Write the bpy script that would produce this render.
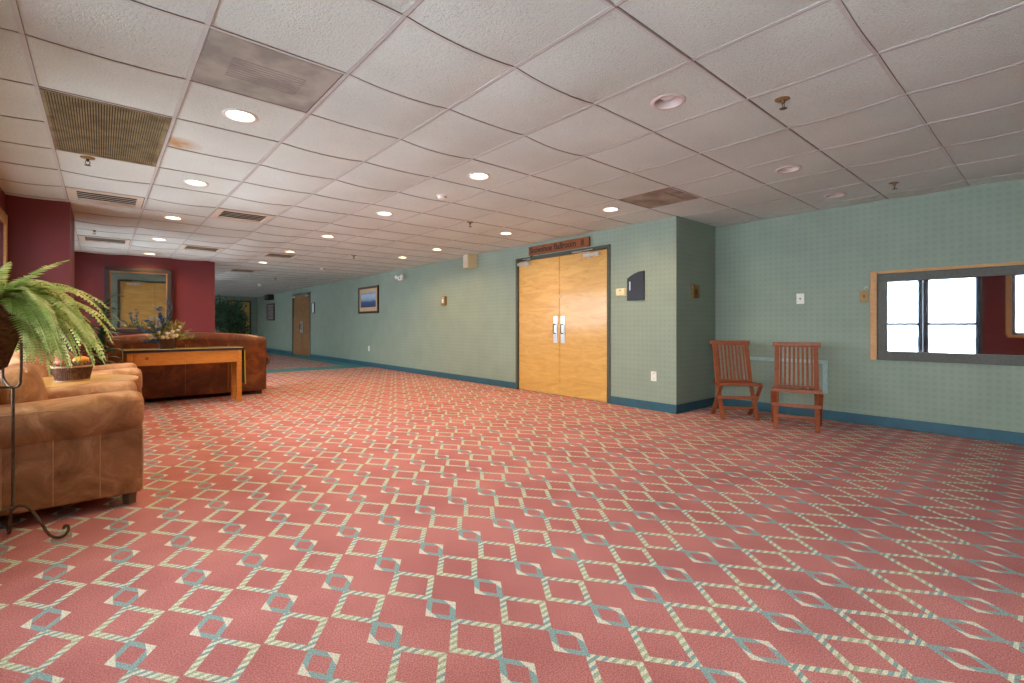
import bpy, bmesh, math, random
from mathutils import Vector, Matrix, noise
random.seed(7)
S = bpy.context.scene
for o in list(bpy.data.objects): bpy.data.objects.remove(o)
C = S.collection
pi = math.pi
CAMZ = 1.05
H = 2.34                      # ceiling height near the camera
# ------------------------------------------------------------------ camera, world, light, exposure
cd = bpy.data.cameras.new('camera'); cam = bpy.data.objects.new('camera', cd); C.objects.link(cam)
cam.location = (0, 0, CAMZ); cam.rotation_euler = (pi/2, 0, -0.7108)
cd.sensor_width = 36; cd.lens = 36*477/1024; cd.shift_y = -16.7/1024; cd.clip_start = 0.02; cd.clip_end = 500
S.camera = cam
S.view_settings.view_transform = 'Standard'; S.view_settings.look = 'None'
S.view_settings.gamma = 1; S.view_settings.use_curve_mapping = False
S.view_settings.exposure = 0.86
w = bpy.data.worlds.new('overcast_sky'); S.world = w; w.use_nodes = True
bg = w.node_tree.nodes['Background']; bg.inputs[0].default_value = (0.86, 0.94, 1.0, 1); bg.inputs[1].default_value = 8.0
LAMP_W = 28.0
LAMP_COL = (1.0, 0.60, 0.27)

# ------------------------------------------------------------------ materials
def s2l(c):
    return tuple(((x/255)/12.92 if x/255 <= .04045 else ((x/255+.055)/1.055)**2.4) for x in c) + (1,)
class NT:
    def __init__(s, name):
        s.m = bpy.data.materials.new(name); s.m.use_nodes = True; s.t = s.m.node_tree; s.n = s.t.nodes
        s.b = s.n['Principled BSDF']
    def new(s, t, **k):
        n = s.n.new(t)
        for a, v in k.items(): setattr(n, a, v)
        return n
    def link(s, a, b): s.t.links.new(a, b)
    def put(s, sock, v):
        if hasattr(v, 'is_output') or isinstance(v, bpy.types.NodeSocket): s.link(v, sock)
        else: sock.default_value = v
    def math(s, op, a, b=None, c=None, clamp=False):
        n = s.new('ShaderNodeMath', operation=op); n.use_clamp = clamp
        s.put(n.inputs[0], a)
        if b is not None: s.put(n.inputs[1], b)
        if c is not None: s.put(n.inputs[2], c)
        return n.outputs[0]
    def mix(s, f, a, b, blend='MIX'):
        n = s.new('ShaderNodeMix', data_type='RGBA', blend_type=blend)
        s.put(n.inputs[0], f); s.put(n.inputs[6], a); s.put(n.inputs[7], b); return n.outputs[2]
    def noise(s, vec, scale, detail=3, rough=.5, dist=0):
        n = s.new('ShaderNodeTexNoise'); s.link(vec, n.inputs['Vector']); n.inputs['Scale'].default_value = scale
        n.inputs['Detail'].default_value = detail; n.inputs['Roughness'].default_value = rough; n.inputs['Distortion'].default_value = dist
        return n.outputs[0]
    def ramp(s, f, *stops):
        n = s.new('ShaderNodeValToRGB'); s.link(f, n.inputs[0]); e = n.color_ramp.elements
        while len(e) < len(stops): e.new(.5)
        for q, (p, c) in zip(e, stops): q.position = p; q.color = c if len(c) == 4 else (*c, 1)
        return n.outputs[0]
    def coord(s, kind='Object', sc=None, rot=None):
        o = s.new('ShaderNodeTexCoord').outputs[kind]
        if sc or rot:
            m = s.new('ShaderNodeMapping'); s.link(o, m.inputs[0])
            if sc: m.inputs['Scale'].default_value = sc
            if rot: m.inputs['Rotation'].default_value = rot
            o = m.outputs[0]
        return o
    def bump(s, h, strength=.3, dist=.01):
        n = s.new('ShaderNodeBump'); s.link(h, n.inputs['Height']); n.inputs['Strength'].default_value = strength
        n.inputs['Distance'].default_value = dist; s.link(n.outputs[0], s.b.inputs['Normal'])
    def base(s, v): s.put(s.b.inputs['Base Color'], v)
    def set(s, **k):
        for a, v in k.items(): s.b.inputs[a.replace('_', ' ')].default_value = v
        return s
M = {}
def plain(name, rgb, rough=.5, metal=0, var=.12, sc=30, bump=0):
    t = NT(name); c = s2l(rgb); v = t.coord()
    n = t.noise(v, sc)
    d = tuple(x*(1-var) for x in c[:3]); e = tuple(min(1, x*(1+var)) for x in c[:3])
    t.base(t.ramp(n, (.3, d), (.7, e))); t.set(Roughness=rough, Metallic=metal)
    if bump: t.bump(n, bump, .004)
    M[name] = t.m; return t.m
# carpet --------------------------------------------------------
t = NT('carpet'); co = t.coord(); sep = t.new('ShaderNodeSeparateXYZ')
# a little wobble so the woven lines are not ruler straight
t.link(co, sep.inputs[0]); X, Y = sep.outputs[0], sep.outputs[1]
def cell(v, off, pitch):                     # signed distance to the nearest multiple
    q = t.math('DIVIDE', t.math('SUBTRACT', v, off), pitch)
    return t.math('MULTIPLY', t.math('SUBTRACT', q, t.math('ROUND', q)), pitch)
ux = t.math('ABSOLUTE', cell(X, .5115, .22))
ys = t.math('ABSOLUTE', cell(Y, .212, .432)); yb = t.math('ABSOLUTE', cell(Y, .212+.216, .432))
def diamond(yv, hw, hh, wd):
    r = t.math('ADD', t.math('DIVIDE', ux, hw), t.math('DIVIDE', yv, hh))
    e = t.math('ABSOLUTE', t.math('SUBTRACT', r, 1.0))
    return t.math('MULTIPLY', t.math('SUBTRACT', wd*1.12, e), 9/wd/2, clamp=True)
big = diamond(yb, .091, .124, .165); sml = diamond(ys, .053, .077, .24)
hatch = t.math('FRACT', t.math('MULTIPLY', Y, 40))
hsel = t.math('GREATER_THAN', hatch, .5)
far = t.math('GREATER_THAN', yb, .062)       # near the joints the woven line turns teal
cream = s2l((204, 210, 190)); sage = s2l((162, 180, 154)); teal = s2l((130, 164, 164))
bigc = t.mix(hsel, cream, t.mix(far, sage, teal))
smlc = t.mix(t.math('GREATER_THAN', ux, .038), s2l((134, 166, 168)), s2l((206, 210, 196)))
n1 = t.noise(co, 2.2, 4); n2 = t.noise(co, 210, 3, .7)
base = t.ramp(n1, (.35, s2l((172, 110, 109))), (.65, s2l((190, 127, 124))))
c1 = t.mix(big, base, bigc); c2 = t.mix(sml, c1, smlc)
stripe = t.math('MULTIPLY', t.math('GREATER_THAN', Y, 11.35), t.math('LESS_THAN', Y, 12.15))
bord = t.math('MULTIPLY', t.math('GREATER_THAN', X, 4.72), t.math('GREATER_THAN', Y, 11.35))
c3 = t.mix(t.math('MAXIMUM', stripe, bord), c2, s2l((86, 150, 158)))
c4 = t.mix(.62, c3, t.ramp(n2, (.38, (.22, .22, .22)), (.60, (1.1, 1.1, 1.1))), 'MULTIPLY')
c5 = t.mix(1.0, c4, (1.3, 1.3, 1.3, 1), 'MULTIPLY')
t.base(c5); t.set(Roughness=.95); t.b.inputs['Specular IOR Level'].default_value = .15
t.bump(n2, .5, .004); M['carpet'] = t.m
# ceiling tile ---------------------------------------------------
t = NT('ceiling_tile'); co = t.coord(); sp = t.noise(co, 95, 4, .7); big_ = t.noise(co, 1.3, 3)
base = t.ramp(big_, (.3, s2l((198, 205, 198))), (.7, s2l((210, 217, 210))))
c = t.mix(.6, base, t.ramp(sp, (.34, (.70, .68, .67)), (.46, (1, 1, 1))), 'MULTIPLY')
def blob(x, y, r):
    vd = t.new('ShaderNodeVectorMath', operation='DISTANCE'); t.link(co, vd.inputs[0]); vd.inputs[1].default_value = (x, y, H)
    return t.math('MULTIPLY', t.math('SUBTRACT', 1, t.math('DIVIDE', vd.outputs['Value'], r), clamp=True), t.noise(co, 14, 4), clamp=True)
c = t.mix(t.math('MULTIPLY', blob(.40, 4.12, .17), 2.2, clamp=True), c, s2l((176, 134, 84)))
t.base(c); t.set(Roughness=.9); t.bump(sp, .7, .006); M['ceiling_tile'] = t.m
plain('tee', (190, 190, 186), .6, var=.04)
plain('tee_shadow', (138, 128, 122), .7, var=.1)  # shade in the gaps beside the tees, put into the colour
# wallpaper ------------------------------------------------------
def wallpaper(name, a, b):
    t = NT(name); co = t.coord(); sep = t.new('ShaderNodeSeparateXYZ'); t.link(co, sep.inputs[0])
    h = t.math('ADD', sep.outputs[0], sep.outputs[1]); z = sep.outputs[2]
    p = t.math('SINE', t.math('MULTIPLY', h, 2*pi/.062)); q = t.math('SINE', t.math('MULTIPLY', z, 2*pi/.062))
    g = t.math('MULTIPLY', t.math('MAXIMUM', p, q), .5); n = t.noise(co, 3, 3); f = t.noise(co, 240, 2)
    v = t.math('ADD', t.math('MULTIPLY_ADD', g, .20, .42), t.math('MULTIPLY', t.math('SUBTRACT', n, .5), .5))
    v = t.math('ADD', v, t.math('MULTIPLY', t.math('SUBTRACT', f, .5), .5))
    t.base(t.ramp(v, (.0, s2l(a)), (1.0, s2l(b)))); t.set(Roughness=.62); M[name] = t.m
wallpaper('wallpaper', (114, 131, 117), (150, 164, 148))
plain('maroon_paint', (108, 40, 45), .5, var=.05, sc=3)
plain('blue_base', (34, 84, 102), .55, var=.12, sc=8)
# wood -----------------------------------------------------------
def wood(name, a, b, rough=.35, sc=(2, 14, 1.2), coat=0, dist=2.5, rot=None):
    t = NT(name); co = t.coord('Object', sc, rot); n = t.noise(co, 2.0, 5, .6, dist); n2 = t.noise(co, 14, 3)
    v = t.math('ADD', t.math('MULTIPLY', n, .8), t.math('MULTIPLY', n2, .2))
    t.base(t.ramp(v, (.3, s2l(a)), (.7, s2l(b)))); t.set(Roughness=rough)
    t.b.inputs['Coat Weight'].default_value = coat; t.b.inputs['Coat Roughness'].default_value = .12
    M[name] = t.m
wood('birch', (188, 142, 70), (216, 176, 100), .32, (1, 2.2, 5), .5, 1.6)
wood('birch_far', (150, 104, 62), (184, 132, 84), .25, (1, 2.2, 5), .7, 1.6)
wood('teak', (116, 58, 30), (152, 82, 46), .42, (6, 6, 6))
wood('pine', (184, 112, 40), (208, 136, 56), .4, (2, 8, 8))
wood('oak_trim', (168, 118, 66), (206, 158, 100), .5, (3, 3, 22))
wood('sign_wood', (112, 58, 22), (146, 80, 32), .55, (1, 2, 14))
wood('table_wood', (200, 150, 74), (226, 182, 104), .3, (8, 2, 2), .3)
wood('dark_wood', (42, 28, 24), (62, 42, 34), .4, (4, 4, 4))
# leather --------------------------------------------------------
def leather(name, a, b, c, rough=.42):
    t = NT(name); co = t.coord(); n = t.noise(co, 5.5, 6, .62, .8); f = t.noise(co, 120, 3)
    t.base(t.ramp(n, (.28, s2l(a)), (.5, s2l(b)), (.74, s2l(c)))); t.set(Roughness=rough)
    t.bump(t.math('ADD', t.math('MULTIPLY', f, .15), n), .25, .02); M[name] = t.m
leather('caramel_leather', (122, 80, 50), (172, 120, 78), (216, 172, 128))
leather('rust_leather', (66, 32, 18), (106, 54, 24), (152, 88, 38), .32)
plain('seam', (196, 150, 108), .5); plain('rust_seam', (170, 104, 60), .5)
plain('foot_wood', (104, 92, 76), .5)
plain('iron', (92, 76, 60), .5, .5, .3, 40)
plain('steel', (200, 204, 206), .28, .9, .05)
plain('white_metal', (226, 222, 214), .45)
plain('white_plastic', (226, 226, 220), .4, var=.03)
plain('cream_plastic', (222, 206, 160), .45, var=.03)
plain('black_plastic', (22, 22, 26), .35)
plain('brass', (142, 112, 64), .5, .35)
plain('dark_frame', (58, 62, 54), .5)
plain('green_frame', (66, 74, 64), .5)
plain('black_iron', (20, 20, 24), .5)
plain('gold_edge', (140, 100, 62), .4, .4)
plain('mirror_frame', (34, 26, 28), .6, var=.25, sc=50)
plain('grey_frame', (76, 77, 70), .55, var=.2, sc=60)
plain('slate_blue', (24, 27, 42), .35, var=.1)
plain('grey_trim', (152, 178, 180), .5)
plain('snow', (240, 244, 250), .8, var=.02, sc=.2)
plain('rock_hill', (150, 172, 184), .9, var=.25, sc=.3)
plain('soil', (60, 42, 30), .9)
plain('terracotta', (84, 48, 32), .7)
plain('wicker', (96, 66, 50), .8, var=.5, sc=60, bump=.8)
plain('wicker_band', (178, 142, 112), .7)
plain('coco', (92, 60, 32), .95, var=.55, sc=50, bump=1)
plain('pumpkin_orange', (232, 150, 34), .35, var=.12, sc=12)
plain('gourd_red', (190, 100, 66), .45, var=.3, sc=20)
plain('silver_leaf', (152, 166, 160), .6)
plain('dried_leaf', (160, 92, 44), .8, var=.3)
plain('bark', (128, 92, 60), .85, var=.3, sc=25)
plain('lens_off', (240, 244, 242), .35, var=.02)
plain('baffle', (206, 190, 184), .5, var=.03)
plain('vent_metal', (208, 198, 178), .5, var=.05)
plain('vent_dark', (44, 36, 28), .8)
plain('panel_grey', (150, 146, 142), .6, var=.1, sc=3)
plain('cloth_green', (62, 66, 58), .9); plain('cloth_yellow', (218, 190, 60), .85); plain('cloth_dark', (42, 42, 50), .9)
plain('mat_board', (200, 168, 128), .7, var=.03)
plain('ink', (38, 22, 14), .6)
plain('petal_blue', (70, 118, 168), .7, var=.3); plain('petal_cream', (240, 230, 200), .7); plain('petal_pink', (200, 116, 96), .7); plain('petal_yellow', (196, 172, 70), .7)
plain('decal', (120, 150, 140), .5)
def leaf(name, a, b, rough=.5, sc=20):
    t = NT(name); n = t.noise(t.coord(), sc, 3); t.base(t.ramp(n, (.3, s2l(a)), (.7, s2l(b)))); t.set(Roughness=rough)
    t.b.inputs['Subsurface Weight'].default_value = 0
    tr = t.new('ShaderNodeBsdfTranslucent'); t.link(t.n['Color Ramp'].outputs[0], tr.inputs[0])
    mx = t.new('ShaderNodeMixShader'); mx.inputs[0].default_value = .3; out = t.n['Material Output']
    t.link(t.b.outputs[0], mx.inputs[1]); t.link(tr.outputs[0], mx.inputs[2]); t.link(mx.outputs[0], out.inputs[0]); M[name] = t.m
leaf('fern_leaf', (132, 178, 74), (236, 246, 176), .5, 16); leaf('ficus_leaf', (24, 54, 36), (84, 128, 96), .35, 6)
leaf('palm_leaf', (22, 70, 60), (64, 124, 96), .4, 8); leaf('sprig_leaf', (76, 112, 74), (190, 186, 92), .6)
# emissive lens
t = NT('lens_on'); t.b.inputs['Emission Color'].default_value = (1, .80, .52, 1); t.b.inputs['Emission Strength'].default_value = 9; t.base((.9, .9, .85, 1)); M['lens_on'] = t.m
t = NT('glass'); t.set(Roughness=.02, Metallic=0); t.base((1, 1, 1, 1)); t.b.inputs['Transmission Weight'].default_value = 1; t.b.inputs['IOR'].default_value = 1.45; M['glass'] = t.m
# window glass lets the daylight straight through apart from a mirror share
t = NT('window_glass'); tr = t.new('ShaderNodeBsdfTransparent'); gl = t.new('ShaderNodeBsdfGlossy'); gl.inputs['Roughness'].default_value = .02
mx = t.new('ShaderNodeMixShader'); fr = t.new('ShaderNodeFresnel'); fr.inputs[0].default_value = 1.45
t.link(fr.outputs[0], mx.inputs[0]); t.link(tr.outputs[0], mx.inputs[1]); t.link(gl.outputs[0], mx.inputs[2]); t.link(mx.outputs[0], t.n['Material Output'].inputs[0]); M['window_glass'] = t.m
t = NT('mirror'); t.set(Roughness=.015, Metallic=1); t.base((.86, .88, .88, 1)); M['mirror'] = t.m
t = NT('tinted_mirror'); t.set(Roughness=.02, Metallic=1); t.base((.78, .86, .95, 1)); M['tinted_mirror'] = t.m
# perforated return grille: fine ribs, rusty grey-olive with a dirty middle
t = NT('return_grille'); co = t.coord(); sep = t.new('ShaderNodeSeparateXYZ'); t.link(co, sep.inputs[0])
n = t.noise(co, 9, 4); t.base(t.ramp(n, (.35, s2l((112, 100, 70))), (.6, s2l((150, 138, 104))))); t.set(Roughness=.6); M['return_grille'] = t.m
t = NT('perforated_panel'); co = t.coord(); n = t.noise(co, 5, 4); vo = t.new('ShaderNodeTexVoronoi'); t.link(co, vo.inputs['Vector']); vo.inputs['Scale'].default_value = 160; vo.inputs['Randomness'].default_value = 0
d = t.math('LESS_THAN', vo.outputs['Distance'], .33)
c = t.ramp(n, (.4, s2l((140, 140, 132))), (.6, s2l((170, 170, 160)))); t.base(t.mix(d, c, s2l((92, 88, 86)))); t.set(Roughness=.55); M['perforated_panel'] = t.m
t = NT('stained_tile'); co = t.coord(); n = t.noise(co, 4, 4); t.base(t.ramp(n, (.35, s2l((112, 100, 84))), (.65, s2l((166, 152, 136))))); t.set(Roughness=.8); M['stained_tile'] = t.m
# lake picture
t = NT('lake_print'); co = t.coord('Generated'); sep = t.new('ShaderNodeSeparateXYZ'); t.link(co, sep.inputs[0]); n = t.noise(co, 9, 5)
v = t.math('ADD', sep.outputs[2], t.math('MULTIPLY', t.math('SUBTRACT', n, .5), .35))
t.base(t.ramp(v, (.0, s2l((34, 60, 104))), (.38, s2l((40, 74, 120))), (.48, s2l((130, 158, 190))), (.8, s2l((176, 192, 210))), (1, s2l((110, 150, 200))))); t.set(Roughness=.5); M['lake_print'] = t.m
t = NT('sepia_print'); n = t.noise(t.coord('Generated'), 7, 5); t.base(t.ramp(n, (.3, s2l((90, 84, 92))), (.7, s2l((150, 140, 146))))); t.set(Roughness=.5); M['sepia_print'] = t.m

# ------------------------------------------------------------------ mesh builder
class MB:
    def __init__(s): s.bm = bmesh.new(); s.T = Matrix()
    def _new(s, fn):
        b = bmesh.new(); fn(b); b.transform(s.T)
        me = bpy.data.meshes.new('tmp'); b.to_mesh(me); b.free(); s.bm.from_mesh(me); bpy.data.meshes.remove(me); return s
    def box(s, x0, x1, y0, y1, z0, z1, r=0, seg=2, puff=0, rot=None, sub=0):
        def fn(b):
            bmesh.ops.create_cube(b, size=1)
            bmesh.ops.scale(b, vec=(x1-x0, y1-y0, z1-z0), verts=b.verts)
            if r: bmesh.ops.bevel(b, geom=b.edges[:], offset=r, segments=seg, profile=.6, affect='EDGES')
            if sub: bmesh.ops.subdivide_edges(b, edges=[e for e in b.edges if e.calc_length() > .08], cuts=sub, use_grid_fill=True)
            if puff:
                hx, hy, hz = (x1-x0)/2, (y1-y0)/2, (z1-z0)/2
                for v in b.verts:
                    p = v.co; a, c_, d = 1-(p.x/hx)**2, 1-(p.y/hy)**2, 1-(p.z/hz)**2
                    m = max(abs(p.x/hx), abs(p.y/hy), abs(p.z/hz))
                    if abs(p.z/hz) == m or abs(p.z/hz) > .97: p.z += math.copysign(puff*max(a, 0)*max(c_, 0), p.z)
                    if abs(p.x/hx) > .97: p.x += math.copysign(puff*max(c_, 0)*max(d, 0), p.x)
                    if abs(p.y/hy) > .97: p.y += math.copysign(puff*max(a, 0)*max(d, 0), p.y)
            if rot: b.transform(rot)
            bmesh.ops.translate(b, vec=((x0+x1)/2, (y0+y1)/2, (z0+z1)/2), verts=b.verts)
        return s._new(fn)
    def bar(s, p, q, wd, th, up=(0, 0, 1), r=.003):
        p, q = Vector(p), Vector(q); z = (q-p); L = z.length; z.normalize(); x = Vector(up).cross(z)
        if x.length < 1e-4: x = Vector((1, 0, 0)).cross(z)
        x.normalize(); y = z.cross(x)
        m = Matrix((x, y, z)).transposed().to_4x4(); m.translation = (p+q)/2
        def fn(b):
            bmesh.ops.create_cube(b, size=1); bmesh.ops.scale(b, vec=(wd, th, L), verts=b.verts)
            if r: bmesh.ops.bevel(b, geom=b.edges[:], offset=r, segments=1, affect='EDGES')
            b.transform(m)
        return s._new(fn)
    def tube(s, pts, rad, n=8, cap=True):
        pts = [Vector(p) for p in pts]; N = len(pts)
        rs = rad if isinstance(rad, (list, tuple)) else [rad]*N
        def fn(b):
            rings = []; prev = None
            for i, p in enumerate(pts):
                d = (pts[min(i+1, N-1)]-pts[max(i-1, 0)]).normalized()
                if prev is None: x = Vector((0, 0, 1)).cross(d); x = x if x.length > .1 else Vector((1, 0, 0)).cross(d)
                else: x = prev - d*prev.dot(d)
                x.normalize(); prev = x; y = d.cross(x)
                rings.append([b.verts.new(p+(x*math.cos(a)+y*math.sin(a))*rs[i]) for a in [2*pi*k/n for k in range(n)]])
            for a, c in zip(rings, rings[1:]):
                for k in range(n): b.faces.new((a[k], a[(k+1) % n], c[(k+1) % n], c[k]))
            if cap: b.faces.new(rings[0][::-1]); b.faces.new(rings[-1])
        return s._new(fn)
    def lathe(s, prof, at=(0, 0, 0), n=32, sq=(1, 1), rot=None):
        def fn(b):
            rings = []
            for (r, z) in prof:
                if r < 1e-6: rings.append([b.verts.new((0, 0, z))])
                else: rings.append([b.verts.new((r*math.cos(2*pi*k/n)*sq[0], r*math.sin(2*pi*k/n)*sq[1], z)) for k in range(n)])
            for a, c in zip(rings, rings[1:]):
                for k in range(n):
                    k2 = (k+1) % n
                    if len(a) == 1 and len(c) == 1: continue
                    if len(a) == 1: b.faces.new((a[0], c[k2], c[k]))
                    elif len(c) == 1: b.faces.new((a[k], a[k2], c[0]))
                    else: b.faces.new((a[k], a[k2], c[k2], c[k]))
            bmesh.ops.recalc_face_normals(b, faces=b.faces)
            if rot: b.transform(rot)
            bmesh.ops.translate(b, vec=at, verts=b.verts)
        return s._new(fn)
    def prism(s, poly, x0, x1, plane='YZ'):   # polygon in a plane, extruded along the third axis
        def P(a, c, d): return {'YZ': (d, a, c), 'XZ': (a, d, c), 'XY': (a, c, d)}[plane]
        def fn(b):
            A_ = [b.verts.new(P(a, c, x0)) for a, c in poly]; B_ = [b.verts.new(P(a, c, x1)) for a, c in poly]; n = len(poly)
            b.faces.new(A_); b.faces.new(B_[::-1])
            for k in range(n): b.faces.new((A_[k], B_[k], B_[(k+1) % n], A_[(k+1) % n]))
            bmesh.ops.recalc_face_normals(b, faces=b.faces)
        return s._new(fn)
    def raw(s, vs, fs):
        def fn(b):
            V = [b.verts.new(v) for v in vs]
            for f in fs: b.faces.new([V[i] for i in f])
        return s._new(fn)
    def ball(s, c, r, sc=(1, 1, 1), seg=12):
        def fn(b):
            bmesh.ops.create_uvsphere(b, u_segments=seg, v_segments=max(6, seg//2), radius=r)
            bmesh.ops.scale(b, vec=sc, verts=b.verts); bmesh.ops.translate(b, vec=c, verts=b.verts)
        return s._new(fn)
    def build(s, name, mat, parent=None, smooth=False, loc=None):
        me = bpy.data.meshes.new(name); s.bm.to_mesh(me); s.bm.free()
        me.materials.append(M[mat] if isinstance(mat, str) else mat)
        if smooth:
            me.polygons.foreach_set('use_smooth', [True]*len(me.polygons)); me.set_sharp_from_angle(angle=math.radians(40))
        o = bpy.data.objects.new(name, me); C.objects.link(o)
        if parent: o.parent = parent
        if loc: o.location = loc
        return o
def tag(o, label, cat, group=None):
    o['label'] = label; o['category'] = cat
    if group: o['group'] = group
    return o
def thing(name, label, cat, loc=(0, 0, 0), rz=0, group=None):
    o = bpy.data.objects.new(name, None); C.objects.link(o); o.location = loc; o.rotation_euler = (0, 0, rz); o.empty_display_size = .1
    return tag(o, label, cat, group)
def struct(o, label=None, cat=None):
    o['kind'] = 'structure'
    if label: o['label'] = label; o['category'] = cat
    return o
def dup(root, loc, rz, label, group=None):
    r = root.copy(); C.objects.link(r); r.location = loc; r.rotation_euler = (0, 0, rz); r['label'] = label
    if group: r['group'] = group
    def rec(a, b):
        for ch in list(a.children):
            c = ch.copy(); C.objects.link(c); c.parent = b; rec(ch, c)
    rec(root, r); return r
def cz(y): return H - .0045*max(0, y-4.5)       # the old suspended ceiling runs slightly downhill

# ------------------------------------------------------------------ room shell
XL, XR, XW, YN, YF, YB = -.71, 6.10, 5.14, 3.0, 23.0, -3.2
floor = struct(MB().box(XL-.2, XR+.2, YB-.2, YF+.3, -.08, 0).build('floor', 'carpet'), 'rose carpet woven with chains of cream and teal diamonds', 'carpet')
def wall_y(name, x0, x1, y0, y1, z1, openings, mat):          # a wall running along Y with rectangular openings (ya, yb, za, zb)
    mb = MB(); y = y0
    for k, (a, b, c, d) in enumerate(sorted(openings)):
        if a > y + 1e-4: mb.box(x0, x1, y, a, 0, z1)
        if c > 0: mb.box(x0, x1, a, b, 0, c)
        if d < z1: mb.box(x0, x1, a, b, d, z1)
        y = b
    if y < y1: mb.box(x0, x1, y, y1, 0, z1)
    if name == 'wall_front':
        for (a, b, c, d) in openings: mb.box(x0+.125, x1, a, b, 0, d)  # unseen backing behind the closed doors, added to stop daylight leaking in
    return mb.build(name, mat)
D1 = (4.0, 5.82, 0, 2.10); D2 = (16.03, 17.85, 0, 2.10)
struct(wall_y('wall_front', XW, XW+.2, YN, YF+.2, H+.1, [D1, D2], 'wallpaper'), 'long green papered wall with the ballroom doors', 'wall')
struct(MB().box(XW+.2, XR+.2, YN, YN+.2, 0, H+.1).build('wall_return', 'wallpaper'), 'short shaded green wall between long wall and chair wall', 'wall')
struct(MB().box(XR, XR+.2, YB, YN, 0, H+.1).build('wall_right', 'wallpaper'), 'teal green papered wall behind the folding chairs', 'wall')
W_OPEN = [(-2.3, .66, .86, 2.02), (1.05, 2.84, 0, 2.05), (3.3, 6.62, .5, 2.02), (8.1, 10.7, .5, 2.02), (12.8, 15.2, .5, 2.02), (18.6, 20.6, .5, 2.02)]
struct(wall_y('wall_left', XL-.2, XL, YB-.2, YF+.2, H+.1, W_OPEN, 'maroon_paint'), 'maroon window wall', 'wall')
struct(MB().box(XL, .80, YB-.2, YB, 0, H+.1).box(2.25, XR+.2, YB-.2, YB, 0, H+.1).box(.80, 2.25, YB-.2, YB, 2.10, H+.1).box(.80, 2.25, YB-.2, YB-.125, 0, 2.10).build('wall_back', 'wallpaper'), 'green papered wall behind the camera', 'wall')  # last box is an added backing that blocks daylight behind the doors
D3 = (3.98, 4.90)
mb = MB(); mb.box(XL, D3[0], YF, YF+.2, 0, H+.1); mb.box(D3[1], XW, YF, YF+.2, 0, H+.1); mb.box(D3[0], D3[1], YF, YF+.2, 2.08, H+.1).box(D3[0], D3[1], YF+.11, YF+.2, 0, 2.08)  # last box backs the door, added against daylight leaks
struct(mb.build('wall_far', 'wallpaper'), 'pale end wall of the corridor', 'wall')
struct(MB().box(XL, 1.71, 11.05, 11.30, 0, H+.05).build('wall_partition', 'maroon_paint'), 'maroon partition wall carrying the big framed mirror', 'wall')
struct(MB().box(XL, -.245, 6.77, 7.77, 0, H+.05).build('wall_pier', 'maroon_paint'), 'maroon pier projecting beside the window at the left', 'wall')
def base(name, boxes, lab):
    mb = MB()
    for b in boxes: mb.box(*b, r=.004, seg=1)
    struct(mb.build(name, 'blue_base'), lab, 'baseboard')
bh = .105
base('baseboard_front', [(XW-.012, XW, YN-.012, 3.955, 0, bh), (XW-.012, XW, 5.865, 15.99, 0, bh), (XW-.012, XW, 17.89, YF, 0, bh)], 'dark blue baseboard along the long green wall')
base('baseboard_return', [(XW-.012, XR, YN-.012, YN, 0, bh)], 'dark blue baseboard on the short return wall')
base('baseboard_right', [(XR-.012, XR, YB, YN-.012, 0, bh)], 'dark blue baseboard below the framed glass')
base('baseboard_far', [(XL, D3[0]-.05, YF-.012, YF, 0, bh), (D3[1]+.05, XW, YF-.012, YF, 0, bh)], 'dark blue baseboard at the corridor end')

# ------------------------------------------------------------------ ceiling: grid of sagging tiles
GX = [-.267 + .611*i for i in range(-1, 12)]; GX[0] = XL-.05; GX[-1] = XR+.1       # list index = i+1
GJ = list(range(-9, 36)); GY = [1.804 + .607*j for j in GJ]
HOLE = {}                                                       # (i,j) -> lit?
for i in (1, 4, 7):
    for j in (2, 5, 8, 11, 14): HOLE[(i, j)] = True
HOLE[(1, -4)] = True; HOLE[(7, 10)] = True; del HOLE[(7, 11)]; del HOLE[(7, 14)]  # the lit one behind the camera is added to brighten back wall and mirror
for q in [(4, -1), (7, -1), (9, -1), (1, -1), (4, -4), (7, -4)]: HOLE[q] = False
SKIP = {(1, 1), (0, 3), (0, 4), (7, 1), (0, 7), (2, 7), (0, 12), (2, 12), (4, 12), (4, 17)}
FLAT = set(HOLE) | SKIP
rs = random.Random(3)
aX = {}; bY = {}
for j in GJ + [GJ[-1]+1]:
    for i in range(-1, 12):
        near = (i, j) in FLAT or (i, j-1) in FLAT
        aX[(i, j)] = 0 if near or j in (-1, ) else rs.uniform(.006, .022)*(1 if i < 5 else .25)
        nearb = (i, j) in FLAT or (i-1, j) in FLAT
        bY[(i, j)] = 0 if nearb else rs.uniform(.005, .014)*(1 if i >= 5 else .15)
def sag(i, j, u, v):
    a = (aX[(i, j)]*(1-v) + aX.get((i, j+1), 0)*v)*4*u*(1-u)
    b = (bY[(i, j)]*(1-u) + bY.get((i+1, j), 0)*u)*4*v*(1-v)
    return a + b
mb = MB(); vs = []; fs = []
R_H = .082
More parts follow.
